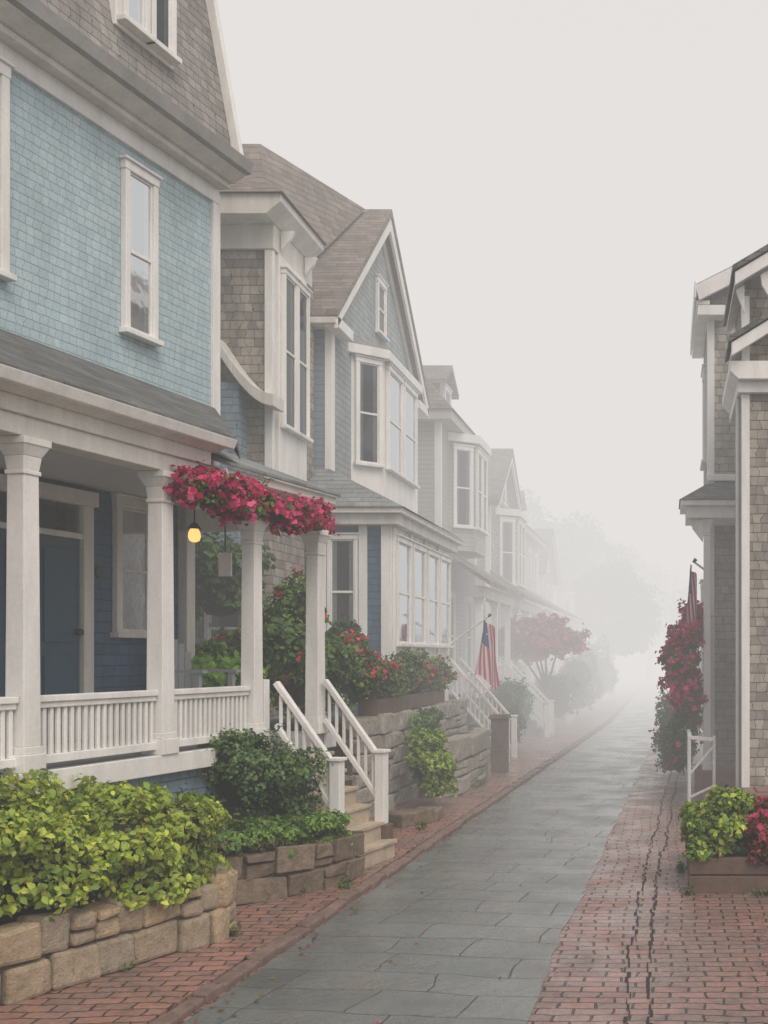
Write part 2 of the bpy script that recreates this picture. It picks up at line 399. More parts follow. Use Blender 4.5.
# ---------------------------------------------------------------- foliage
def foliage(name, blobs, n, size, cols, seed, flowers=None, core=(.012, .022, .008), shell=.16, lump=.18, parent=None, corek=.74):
    rng = np.random.default_rng(seed)
    bl = np.array(blobs, float)
    area = (bl[:, 3] * bl[:, 4] * bl[:, 5]) ** (2 / 3); pr = area / area.sum()
    allV = []; allF = []; allC = []; base = 0
    def emit(n, size, cols, rpush, petal):
        nonlocal base
        idx = rng.choice(len(bl), n, p=pr); b = bl[idx]
        d = rng.normal(size=(n, 3)); d /= np.linalg.norm(d, axis=1)[:, None]
        d[:, 2] = np.where(d[:, 2] < -.55, -d[:, 2] * .5, d[:, 2]); d /= np.linalg.norm(d, axis=1)[:, None]
        ph = idx[:, None] * 1.7
        k = 4.2
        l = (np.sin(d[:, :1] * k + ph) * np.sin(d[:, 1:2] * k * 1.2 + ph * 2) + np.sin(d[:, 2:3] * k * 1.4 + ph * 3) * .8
             + .6 * np.sin(d[:, :1] * 11 + ph * 5) * np.sin(d[:, 1:2] * 9 + d[:, 2:3] * 10))[:, 0]
        r = 1 + lump * l * .6 - np.abs(rng.normal(size=n)) * shell + rpush
        r = r + (rng.random(n) < .06) * rng.uniform(.05, .22, n)
        pos = b[:, :3] + d * b[:, 3:6] * r[:, None]
        if petal:
            g = max(1, n // 9); ctr = pos[:g]; gi = rng.integers(0, g, n); dd = d[:g][gi]
            pos = ctr[gi] + rng.normal(size=(n, 3)) * size * .55; d = dd
        nrm = d + rng.normal(size=(n, 3)) * .6 + np.array([0, 0, .35]); nrm /= np.linalg.norm(nrm, axis=1)[:, None]
        t = rng.normal(size=(n, 3)) + d * .5 + np.array([0, 0, -.35]); t -= nrm * (t * nrm).sum(1)[:, None]; t /= np.linalg.norm(t, axis=1)[:, None]
        s = np.cross(nrm, t); sz = size * rng.uniform(.5, 1.3, n)
        w = .62 if petal else .34
        tpl = np.array([[0, 0, 0], [w, .42, .14], [w * .7, .78, .05], [0, 1.05, -.2], [-w * .7, .78, .05], [-w, .42, .14], [0, .5, 0]])
        V = pos[:, None, :] + sz[:, None, None] * (tpl[None, :, :1] * s[:, None, :] + (tpl[None, :, 1:2] - .4) * t[:, None, :] + tpl[None, :, 2:3] * nrm[:, None, :])
        fidx = np.array([[0, 1, 2, 6], [6, 2, 3, 4], [0, 6, 4, 5]])
        Fq = (np.arange(n)[:, None, None] * 7 + fidx[None]) + base
        cc = np.array(cols, float); pick = rng.integers(0, len(cc), n); u = rng.random(n)[:, None]
        c = cc[pick] * (1 - u) + cc[rng.integers(0, len(cc), n)] * u
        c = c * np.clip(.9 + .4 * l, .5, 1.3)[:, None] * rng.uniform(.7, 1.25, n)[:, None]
        allV.append(V.reshape(-1, 3)); allF.append(Fq.reshape(-1, 4)); allC.append(np.repeat(c, 7, axis=0)); base += n * 7
    emit(n, size, cols, 0., False)
    if flowers: emit(int(n * flowers[0]), flowers[1], flowers[2], .07, True)
    import bmesh
    bm = bmesh.new(); bmesh.ops.create_icosphere(bm, subdivisions=2, radius=1)
    iv = np.array([v.co[:] for v in bm.verts]); it = [tuple(v.index for v in f.verts) for f in bm.faces]; bm.free()
    tris = []
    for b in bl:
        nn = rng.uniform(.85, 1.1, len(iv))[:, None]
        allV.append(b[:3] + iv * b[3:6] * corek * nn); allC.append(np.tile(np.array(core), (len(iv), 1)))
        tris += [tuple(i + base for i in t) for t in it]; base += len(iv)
    V = np.concatenate(allV); C = np.concatenate(allC); Fq = np.concatenate(allF)
    V[:, 2] = np.maximum(V[:, 2], .01)
    me = bpy.data.meshes.new(name)
    me.vertices.add(len(V)); me.vertices.foreach_set('co', V.ravel())
    nl = Fq.size + 3 * len(tris); me.loops.add(nl)
    li = np.concatenate([Fq.ravel(), np.array(tris, int).ravel()]); me.loops.foreach_set('vertex_index', li.astype(np.int32))
    me.polygons.add(len(Fq) + len(tris))
    ls = np.concatenate([np.arange(len(Fq)) * 4, Fq.size + np.arange(len(tris)) * 3]); me.polygons.foreach_set('loop_start', ls.astype(np.int32))
    me.update(calc_edges=True); me.validate()
    ca = me.color_attributes.new('tint', 'FLOAT_COLOR', 'POINT')
    ca.data.foreach_set('color', np.concatenate([np.clip(C, 0, 1), np.ones((len(C), 1))], 1).ravel())
    me.materials.append(MATS['leaf'])
    ob = bpy.data.objects.new(name, me); link(ob, parent); return ob
LIME = [(.36, .43, .05), (.24, .34, .04), (.44, .47, .09), (.14, .23, .035)]
GREEN = [(.07, .14, .035), (.11, .19, .05), (.045, .10, .03)]
MIDG = [(.13, .24, .035), (.19, .31, .04), (.08, .16, .03)]
BRNG = [(.13, .10, .06), (.18, .13, .07), (.08, .09, .04)]
MAG = [(.66, .02, .13), (.80, .05, .24), (.40, .01, .06), (.85, .16, .36), (.5, .01, .05)]
RED = [(.62, .03, .04), (.7, .09, .12)]
PINK = [(.52, .09, .18), (.42, .07, .14), (.58, .18, .26)]

def stone_wall(name, pts, z0, h, ch, lr, thick, mat, seed, bev=.022):
    rg = random.Random(seed); B = Bld(name)
    pts = [Vector((p[0], p[1], 0)) for p in pts]
    seg = [(pts[i + 1] - pts[i]).length for i in range(len(pts) - 1)]; tot = sum(seg)
    def ev(s):
        for i, l in enumerate(seg):
            if s <= l or i == len(seg) - 1:
                d = (pts[i + 1] - pts[i]).normalized(); return pts[i] + d * min(s, l), Vector((d.y, -d.x, 0))
            s -= l
    nc = max(1, round(h / ch)); zc = z0
    def st_(s0, s1, za, zb):
        push = rg.uniform(-.015, .04); P = []
        for ss in (s0, s1):
            p, nn = ev(ss)
            for oo in (-thick / 2, thick / 2 + push):
                for zz in (za + .005, zb - .005):
                    P.append(p + nn * oo + Vector((rg.uniform(-.016, .016), rg.uniform(-.016, .016), zz + rg.uniform(-.02, .02))))
        B.add('stones', mat, P, [(0, 1, 3, 2), (4, 6, 7, 5), (0, 4, 5, 1), (2, 3, 7, 6), (1, 5, 7, 3), (0, 2, 6, 4)])
    for c in range(nc):
        hh = h / nc * rg.uniform(.85, 1.15) if c < nc - 1 else z0 + h - zc
        s = -rg.uniform(0, lr[0])
        while s < tot:
            l = rg.uniform(*lr); s0 = max(s, 0) + .006; s1 = min(s + l, tot) - .006; s += l
            if s1 - s0 < .04: continue
            if l < lr[0] * 1.5 and hh > .13 and rg.random() < .6:
                f = rg.uniform(.4, .6); st_(s0, s1, zc, zc + hh * f); st_(s0, s1, zc + hh * f, zc + hh)
            else: st_(s0, s1, zc, zc + hh + (rg.uniform(-.02, .025) if c == nc - 1 else 0))
        zc += hh
    for i in range(len(pts) - 1):
        a = pts[i]; b = pts[i + 1]
        B.beam('mortar_core', 'mortar', (a.x, a.y, z0 + h / 2 - .02), (b.x, b.y, z0 + h / 2 - .02), thick * .5, h - .08)
    return B.finish(bevel=bev)

# ================================================================ GROUND
def sheet(name, mat, left, right, z):
    V = []; F = []
    for (xl_, y), (xr_, _) in zip(left, right): V += [(xl_, y, z), (xr_, y, z)]
    for i in range(len(left) - 1): F.append((2 * i, 2 * i + 1, 2 * i + 3, 2 * i + 2))
    me = bpy.data.meshes.new(name); me.from_pydata(V, [], F); me.materials.append(MATS[mat])
    return link(bpy.data.objects.new(name, me))
sheet('ground', 'ground_earth', [(-600, -300), (-600, 900)], [(600, -300), (600, 900)], 0.)
def xl(y): return -2.86 + .036 * y if y < 32 else -1.71 + .004 * (y - 32)
def xr(y): return (-.93 + .024 * y if y < 30 else -.21 + .012 * (y - 30))
ys = list(np.arange(-10, 40, .105)) + list(np.arange(40, 260, 4))
sheet('brick_pavement', 'brick_paving', [(xl(y) - .02, y) for y in (ys[0], 8, 20, 32, 60, 256)], [(3.2, y) for y in (ys[0], 8, 20, 32, 60, 256)], .004)
def rag(y, s): return .06 * mnoise.noise(Vector((y * .7, s, 0))) + .03 * mnoise.noise(Vector((y * 3.1, s, 3))) + .012 * mnoise.noise(Vector((y * 14, s, 5)))
sheet('road', 'slate_road', [(xl(y) + .02, y) for y in ys], [(xr(y) + rag(y, 2.), y) for y in ys], .008)
for k, off in enumerate((0., .13)):
    rgj = random.Random(40 + k); lft = []; rgt = []
    y = 2.
    while y < 34:
        x = -.245 + (0 if y < 9 else .03 * (y - 9)) + off * (1 + .3 * mnoise.noise(Vector((y * .5, 2, 2)))) + .04 * mnoise.noise(Vector((y * .9, k * 9, 1))) + rgj.uniform(-.016, .016)
        w = max(.003, rgj.uniform(.003, .012) * (1 + .7 * mnoise.noise(Vector((y * 1.2, k, 4)))))
        lft += [(x - w, y), (x - w, y + .1)]; rgt += [(x + w, y), (x + w, y + .1)]
        y += .107
    sheet('gutter_joint', 'joint_dark', lft, rgt, .0085)
B = Bld('sidewalk')
yy = [-10, 4, 8, 12, 20, 32, 60, 256]
for i in range(len(yy) - 1):
    y0, y1 = yy[i], yy[i + 1]
    B.loops('brick_surface', 'brick_sidewalk', [(-14, y0, -.02), (xl(y0) - .1, y0, -.02), (xl(y1) - .1, y1, -.02), (-14, y1, -.02)],
            [(-14, y0, .06), (xl(y0) - .1, y0, .06), (xl(y1) - .1, y1, .06), (-14, y1, .06)])
y = 3.
rg = random.Random(3)
while y < 60:
    l = rg.uniform(.2, .32) if y < 30 else 2.
    x0 = xl(y); x1 = xl(y + l)
    dz = rg.uniform(-.016, .006); j = rg.uniform(-.014, .014)
    B.loops('kerb', 'kerb_stone', [(x0 - .098, y, -.02), (x0 + j, y, -.02), (x1 + j, y + l - .012, -.02), (x1 - .098, y + l - .012, -.02)],
            [(x0 - .098, y, .064 + dz), (x0 + j, y, .056 + dz), (x1 + j, y + l - .012, .056 + dz), (x1 - .098, y + l - .012, .064 + dz)])
    y += l
B.finish(bevel=.014)

# ================================================================ BLUE HOUSE (left foreground)
B = Bld('blue_shingle_house')
F = FL; U0 = 5.4; UE = 11.6; UL = 11.1; WB = -1.5; FZ = 1.25
B.box('lower_wall', 'navy_shingles', F, U0, UL, -7, WB, 0, H + 2.0)
B.box('upper_wall', 'blue_shingles', F, U0, UE, -7, WB + .004, H + 2.0, H + 4.9)
B.box('corner_board', 'white_paint', F, UE - .07, UE + .03, WB - .1, WB + .035, H + 2.0, H + 4.78)
B.box('frieze_board', 'white_paint', F, U0, UE + .03, WB - .05, WB + .04, H + 4.78, H + 4.94)
B.box('cornice', 'cream_paint', F, U0, UE + .05, -7, WB + .16, H + 4.94, H + 5.0)
B.prof_o('cornice', 'cream_paint', F, [(WB - .3, H + 5.0), (WB + .20, H + 5.0), (WB + .33, H + 5.07), (WB + .33, H + 5.15), (WB - .3, H + 5.15)], U0, UE + .06)
B.prof_o('gutter', 'gutter_metal', F, [(WB + .332, H + 5.08), (WB + .39, H + 5.09), (WB + .42, H + 5.20), (WB + .332, H + 5.20)], U0, UE + .07)
B.prof_o('mansard_roof', 'mansard_shingles', F, [(WB + .24, H + 5.15), (WB - .42, H + 8.6), (-7, H + 8.6), (-7, H + 5.15)], U0, UE)
B.prof_o('rake_board', 'white_paint', F, [(WB + .33, H + 5.15), (WB - .34, H + 8.7), (WB - .54, H + 8.7), (WB + .14, H + 5.15)], UE, UE + .07)
B.box('dormer', 'white_paint', F, 9.9, 10.72, WB - 1.5, WB + .16, H + 5.72, H + 7.6)
win(B, F, 9.94, 10.30, H + 5.76, H + 7.4, WB + .16, cols=1)
win(B, F, 10.32, 10.68, H + 5.76, H + 7.4, WB + .16, cols=1)
win(B, F, 10.16, 10.62, H + 3.0, H + 4.60, WB + .004, c=.065, cols=1, rows=2)
win(B, F, 8.2, 8.80, H + 3.03, H + 4.74, WB + .004, c=.08)
B.box('door_casing', 'white_paint', F, 8.55, 8.68, WB + .001, WB + .07, FZ, H + 1.32)
B.box('door_casing', 'cream_paint', F, 9.62, 9.74, WB + .001, WB + .07, FZ, H + 1.32)
B.box('door_casing', 'cream_paint', F, 8.5, 9.78, WB + .001, WB + .09, H + 1.32, H + 1.45)
B.box('door_casing', 'cream_paint', F, 8.68, 9.62, WB + .001, WB + .06, H + 1.02, H + 1.07)
B.box('transom', 'window_glass', F, 8.7, 9.60, WB + .02, WB + .025, H + 1.07, H + 1.32)
B.box('transom_interior', 'interior_dark', F, 8.7, 9.60, WB + .001, WB + .004, H + 1.07, H + 1.32)
B.box('front_door', 'navy_door_paint', F, 8.70, 9.60, WB + .001, WB + .035, FZ, H + 1.02)
for (a0, a1) in ((8.78, 9.12), (9.18, 9.52)):
    B.box('front_door_panel', 'navy_door_paint', F, a0, a1, WB + .035, WB + .055, FZ + .12, FZ + .75)
    B.box('front_door_panel', 'navy_door_paint', F, a0, a1, WB + .035, WB + .055, FZ + .86, H + .92)
B.tube('door_knob', 'dark_metal', [F.P(9.55, WB + .03, FZ + .95), F.P(9.55, WB + .1, FZ + .95)], [.03, .03])
win(B, F, 10.05, 10.58, H + .16, H + 1.45, WB, c=.075, trim='cream_paint', blind=.45)
B.box('corner_post', 'cream_paint', F, UL - .1, UL + .034, WB - .1, WB + .1, FZ, H + 1.5)
B.box('porch_skirt', 'slate_blue_shingles', F, U0, 11.2, -.3, -.04, 0, FZ - .14)
B.box('porch_floor', 'porch_floor', F, U0, 11.3, WB, .03, FZ - .14, FZ - .02)
B.box('porch_floor_edge', 'white_paint', F, U0, 10.1, .03, .06, FZ - .17, FZ - .02)
B.box('porch_floor_edge', 'white_paint', F, 11.13, 11.33, .03, .06, FZ - .17, FZ - .02)
B.box('basement_window_trim', 'cream_paint', F, 8.0, 8.62, -.04, .0, .38, .80)
B.box('basement_window', 'interior_dark', F, 8.07, 8.55, -.0, .006, .44, .73)
B.box('basement_window_trim', 'cream_paint', F, 8.29, 8.33, .006, .02, .44, .73)
BT = H + 1.42
for a in (5.95, 7.38, 8.75): column(B, F, a, -.02, FZ - .02, BT, .074)
column(B, F, 9.98, -.02, FZ - .02, H + 1.22, .070)
column(B, F, 11.06, -.02, FZ - .02, H + 1.22, .072)
for a0, a1 in ((5.95, 7.38), (7.38, 8.75), (8.75, 9.98)):
    railing(B, F, a0 + .08, a1 - .08, -.02, FZ + .02, H - .27, sp=.062, w=.032)
B.box('newel', 'white_paint', F, 10.07, 10.16, -.065, .045, FZ, H - .22)
EU = 9.2
B.box('entablature', 'cream_paint', F, U0, EU, -.13, .07, BT, BT + .13)
B.box('entablature', 'cream_paint', F, U0, EU + .02, -.15, .10, BT + .13, H + 1.66)
B.prof_o('porch_cornice', 'cream_paint', F, [(-.15, H + 1.66), (.12, H + 1.66), (.20, H + 1.70), (.20, H + 1.74), (-.15, H + 1.74)], U0, EU + .08)
B.prof_o('gutter', 'white_paint', F, [(.202, H + 1.69), (.26, H + 1.69), (.29, H + 1.765), (.202, H + 1.765)], U0, EU + .10)
B.box('porch_ceiling', 'ceiling_paint', F, U0, 11.2, WB, -.16, H + 1.50, H + 1.53)
def slab(part, mat, pts, t):
    pts = [Vector(p) for p in pts]; B.loops(part, mat, pts, [p - Vector((0, 0, t)) for p in pts])
slab('porch_roof', 'roof_shingles', [F.P(U0, .26, H + 1.79), F.P(EU + .11, .26, H + 1.79), F.P(UE, WB, H + 2.62), F.P(U0, WB, H + 2.66)], .035)
slab('porch_roof', 'roof_shingles', [F.P(EU + .11, .26, H + 1.789), F.P(EU + .3, .18, H + 1.69), F.P(UE + .05, WB, H + 2.52), F.P(UE, WB, H + 2.619)], .05)
B.box('entablature_lower', 'cream_paint', F, EU, 11.2, -.13, .06, H + 1.22, H + 1.42)
B.prof_o('porch_cornice_lower', 'cream_paint', F, [(-.13, H + 1.42), (.09, H + 1.42), (.17, H + 1.48), (.17, H + 1.55), (-.13, H + 1.55)], EU + .12, 11.12)
B.box('entablature_lower', 'cream_paint', F, 11.0, 11.12, WB, -.13, H + 1.24, H + 1.5)
slab('porch_roof_lower', 'roof_shingles_light', [F.P(EU + .12, .21, H + 1.59), F.P(11.14, .21, H + 1.59), F.P(UE + .0, WB, H + 2.2), F.P(EU + .12, WB, H + 2.2)], .035)
stair(B, F, 10.22, 11.02, .06, FZ - .02, .06, 7, .132, newel_o=.62, rh=.56)
B.tube('downspout', 'white_paint', [F.P(UE + .06, WB + .0, H + 4.9), F.P(UE + .06, WB + .0, H + 2.3)], [.025, .025])
B.tube('house_number_plate', 'dark_metal', [F.P(9.87, WB, H + .75), F.P(9.87, WB + .02, H + .75)], [.05, .05], 12)
B.finish(bevel=.006)

B = Bld('porch_lantern')
lp = F.P(10.2, -.75, H + 1.10)
B.tube('chain', 'dark_metal', [lp + Vector((0, 0, .12)), lp + Vector((0, 0, .41))], [.008, .008], 6)
B.tube('cap', 'dark_metal', [lp + Vector((0, 0, .06)), lp + Vector((0, 0, .12))], [.065, .02], 10)
B.tube('globe', 'lamp_glow', [lp + Vector((0, 0, z)) for z in (-.06, -.045, -.01, .03, .06)], [.02, .045, .055, .05, .035], 12)
B.finish()
B = Bld('porch_chair'); ca, co = 10.55, -.95
for i in range(5):
    h = [.78, .86, .9, .86, .78][i]
    B.box('back_slat', 'grey_plastic', F, ca - .25 + i * .1, ca - .16 + i * .1, co - .28, co - .255, FZ + .3, FZ + h)
B.box('seat', 'grey_plastic', F, ca - .27, ca + .27, co - .28, co + .22, FZ + .36, FZ + .40)
for i in (-.26, .26):
    B.box('arm', 'grey_plastic', F, ca + i - .04, ca + i + .04, co - .3, co + .25, FZ + .58, FZ + .61)
    B.box('leg', 'grey_plastic', F, ca + i - .025, ca + i + .025, co + .15, co + .2, FZ - .02, FZ + .58)
    B.box('leg', 'grey_plastic', F, ca + i - .025, ca + i + .025, co - .26, co - .21, FZ - .02, FZ + .58)
B.finish()
B = Bld('hanging_sign')
p = F.P(10.45, -.6, H + .85)
B.beam('board', 'white_paint', p - Vector((.06, 0, 0)), p + Vector((.06, 0, 0)), .02, .22)
B.beam('rod', 'dark_metal', p + Vector((0, 0, .12)), p + Vector((0, 0, .65)), .012, .012)
B.beam('rod_top', 'dark_metal', p + Vector((-.05, 0, .65)), p + Vector((.05, 0, .65)), .03, .012)
B.finish()
bl = []
for i in range(9):
    a = 8.86 + i * .235
    q = F.P(a, .17, H + 1.29 - .004 * i + .04 * math.sin(i * 1.9))
    bl.append((q.x, q.y, q.z, .15, .15, .15 + .035 * math.sin(i * 2.3)))
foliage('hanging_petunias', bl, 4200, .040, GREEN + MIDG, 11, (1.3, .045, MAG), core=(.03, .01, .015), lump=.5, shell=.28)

# ================================================================ SHINGLE TOWER HOUSE
B = Bld('shingle_tower_house'); F = FS
B.box('walls', 'grey_shingles', F, 14.4, 16.15, -9.5, -5.2, 0, H + 5.45)
B.box('corner_board', 'white_paint', F, 14.36, 14.46, -5.27, -5.16, H + 2.3, H + 5.3)
B.box('frieze', 'cream_paint', F, 14.34, 15.9, -9.5, -5.14, H + 5.3, H + 5.62)
B.prof_o('cornice', 'cream_paint', F, [(-9.5, H + 5.62), (-5.12, H + 5.62), (-4.93, H + 5.78), (-4.93, H + 5.88), (-9.5, H + 5.88)], 14.0, 15.75)
P = F.P
B.add('hip_roof', 'roof_shingles_brown', [P(13.95, -4.89, H + 5.88), P(15.8, -4.89, H + 5.88), P(15.6, -6.1, H + 6.9), P(15.6, -9, H + 7.3), P(13.95, -9.5, H + 5.88), P(16.2, -9.5, H + 5.88)],
      [(0, 1, 2), (0, 2, 3, 4), (1, 5, 3, 2), (0, 4, 5, 1)])
B.box('bay', 'white_paint', F, 14.5, 15.6, -5.2, -5.12, H + 2.4, H + 5.29)
win(B, F, 14.55, 15.06, H + 3.0, H + 5.1, -5.12, c=.05, rows=2, cols=1)
win(B, F, 15.08, 15.56, H + 3.0, H + 5.1, -5.12, c=.05, rows=2, cols=1)
B.box('bay_base', 'stone_grey_paint', F, 14.48, 15.62, -5.2, -5.09, H + 2.0, H + 2.4)
for a in (14.55, 15.5):
    B.prof_o('bracket', 'white_paint', F, [(-5.12, H + 5.61), (-4.95, H + 5.61), (-5.0, H + 5.5), (-5.12, H + 5.35)], a, a + .07)
for i in range(10):
    t0 = i / 10; t1 = (i + 1) / 10
    x0 = -5.78 + t0 * .76; x1 = -5.78 + t1 * .76
    z0 = H + 4.08 - .75 * math.sin(t0 * 1.57); z1 = H + 4.08 - .75 * math.sin(t1 * 1.57)
    B.loops('curved_eave', 'cream_paint', [P(14.0, x0, z0), P(14.0, x1, z1), P(14.0, x1, z1 - .16), P(14.0, x0, z0 - .16)], [P(14.38, x0, z0), P(14.38, x1, z1), P(14.38, x1, z1 - .16), P(14.38, x0, z0 - .16)])
B.box('side_wall', 'slate_blue_shingles', F, 14.1, 14.37, -7.2, -5.5, H + 1, H + 3.5)
win(B, Frame((0, 14.4), (-1, 0), (0, -1)), 5.45, 6.05, H - .4, H + 1.1, 0, c=.06)
B.finish(bevel=.008)

# ================================================================ GABLED HOUSE
B = Bld('gabled_house'); XF = -5.0; Y0, Y1 = 16.3, 21.8; YM = (Y0 + Y1) / 2
ZE, ZP = H + 5.1, H + 7.5
B.box('walls', 'pale_shingles', F, Y0, Y1, -10, XF, 0, ZE)
B.prof_a('gable_wall', 'pale_shingles', F, [(Y0, ZE + .001), (Y1, ZE + .001), (YM, ZP)], XF - .3, XF + .001)
B.box('side_cladding', 'blue_clapboard', F, Y0 - .015, Y0, -10, XF - .09, 0, ZE - .25)
B.box('side_frieze', 'cream_paint', F, Y0 - .04, Y0, -10, XF + .02, ZE - .25, ZE)
B.box('corner_board', 'white_paint', F, Y0 - .035, Y0 + .11, XF - .08, XF + .035, H + 2.4, ZE - .25)
B.box('corner_board', 'white_paint', F, Y1 - .13, Y1 + .035, XF - .12, XF + .035, H + 1.4, ZE - .1)
def vroof(B, F, mat, a0, a1, am, ze, zp, o0, o1, t, part='roof'):
    B.prof_a(part, mat, F, [(a0, ze), (am, zp), (a1, ze), (a1, ze - t), (am, zp - t * 1.25), (a0, ze - t)], o0, o1)
sl = (ZP - ZE) / (YM - Y0)
vroof(B, F, 'roof_shingles_brown', Y0 - .35, Y1 + .35, YM, ZE - .35 * sl + .22, ZP + .22, -10, XF + .22, .10)
vroof(B, F, 'white_paint', Y0 - .33, Y1 + .33, YM, ZE - .33 * sl + .15, ZP + .12, XF + .15, XF + .20, .22, 'rake_board')
vroof(B, F, 'cream_paint', Y0 - .02, Y1 + .02, YM, ZE + .02, ZP - .0, XF + .002, XF + .05, .18, 'gable_frieze')
B.box('eave', 'cream_paint', F, Y0 - .36, Y0 - .02, -10, XF + .18, ZE - .36 * sl + .03, ZE - .36 * sl + .12)
B.box('cornice_return', 'white_paint', F, Y0 - .3, Y0 + .5, XF, XF + .2, ZE - .32, ZE - .16)
B.box('cornice_return', 'white_paint', F, Y1 - .5, Y1 + .3, XF, XF + .2, ZE - .32, ZE - .16)
hp = [P(15.95, -5.75, H + 5.12), P(18.9, -5.2, H + 7.66), P(17.0, -6.3, H + 7.9), P(15.95, -10, H + 5.12), P(17.0, -10, H + 7.9), P(21, -10, H + 7.0)]
B.add('upper_hip_roof', 'roof_shingles_brown', hp, [(0, 1, 2), (0, 2, 4, 3), (1, 5, 4, 2)])
win(B, F, YM - .28, YM + .28, H + 5.5, H + 6.45, XF + .001, c=.07)
BA = [(17.35, XF), (17.75, XF + .42), (19.95, XF + .42), (20.35, XF)]
B.poly_z('bay', 'white_paint', F, BA, H + 2.5, H + 4.75)
BR = [(17.2, XF), (17.66, XF + .53), (20.04, XF + .53), (20.5, XF)]
B.poly_z('bay_cornice', 'white_paint', F, BR, H + 4.75, H + 4.9)
B.loops('bay_roof', 'roof_shingles_light', [P(a, o, H + 4.9) for a, o in BR], [P(a, o, z) for (a, o), z in zip([(17.8, XF), (18.1, XF + .1), (19.6, XF + .1), (19.9, XF)], [H + 5.2] * 4)])
win(B, F, 17.85, 18.82, H + 3.0, H + 4.7, XF + .42, c=.07, cols=1); win(B, F, 18.9, 19.87, H + 3.0, H + 4.7, XF + .42, c=.07)
d = Vector((.42, .4, 0)).normalized()
BF = Frame((XF, 17.35), (d.x, d.y), (d.y, -d.x))
win(B, BF, .06, .52, H + 3.0, H + 4.7, 0, c=.06)
SX, S0, S1 = -3.98, 15.75, 19.8
B.box('sunroom', 'navy_shingles', F, S0, S1, -9, SX, 1.1, H + 1.85)
SC = Frame((0, S0), (-1, 0), (0, -1))
for x in (-4.04, -4.36, -4.94): B.box('sunroom_post', 'white_paint', SC, -x - .06, -x + .06, 0, .05, 1.1, H + 1.85)
win(B, SC, 4.43, 4.87, H + .1, H + 1.7, 0, c=.05); win(B, SC, 5.0, 5.5, H + .1, H + 1.7, 0, c=.05)
B.box('sunroom_panel', 'white_paint', SC, 4.43, 5.5, .001, .03, 1.3, H + .08)
B.box('sunroom_frame', 'white_paint', F, S0 - .03, S1 + .02, SX, SX + .03, 1.1, H + 1.85)
for i in range(4):
    a = S0 + .12 + i * 1.0
    win(B, F, a, a + .86, H + .12, H + 1.7, SX + .03, c=.06, cols=1, curtain=False)
    B.box('sunroom_pilaster', 'white_paint', F, a - .1, a - .01, SX + .03, SX + .07, 1.1, H + 1.84)
B.box('sunroom_cornice', 'cream_paint', F, S0 - .2, S1 + .2, -9, SX + .16, H + 1.85, H + 2.0)
B.box('sunroom_cornice', 'white_paint', F, S0 - .3, S1 + .3, -9, SX + .24, H + 2.0, H + 2.08)
B.add('sunroom_roof', 'roof_shingles_light', [P(S0 - .34, SX + .28, H + 2.08), P(S1 + .34, SX + .28, H + 2.08), P(S1 - .1, XF, H + 2.75), P(S0 + .5, XF, H + 2.75), P(S0 + .5, -9, H + 2.75), P(S0 - .34, -9, H + 2.08)],
      [(0, 1, 2, 3), (0, 3, 4, 5)])
B.box('foundation', 'grey_wood', F, S0 + .05, S1 - .05, -9, SX - .06, 0, 1.1)
stair(B, F, 19.95, 20.85, SX, 1.25, .06, 7, .15, mat='grey_wood', rh=.72)
B.box('landing', 'grey_wood', F, 19.8, 21.2, XF, SX, 0, 1.25)
B.finish(bevel=.008)

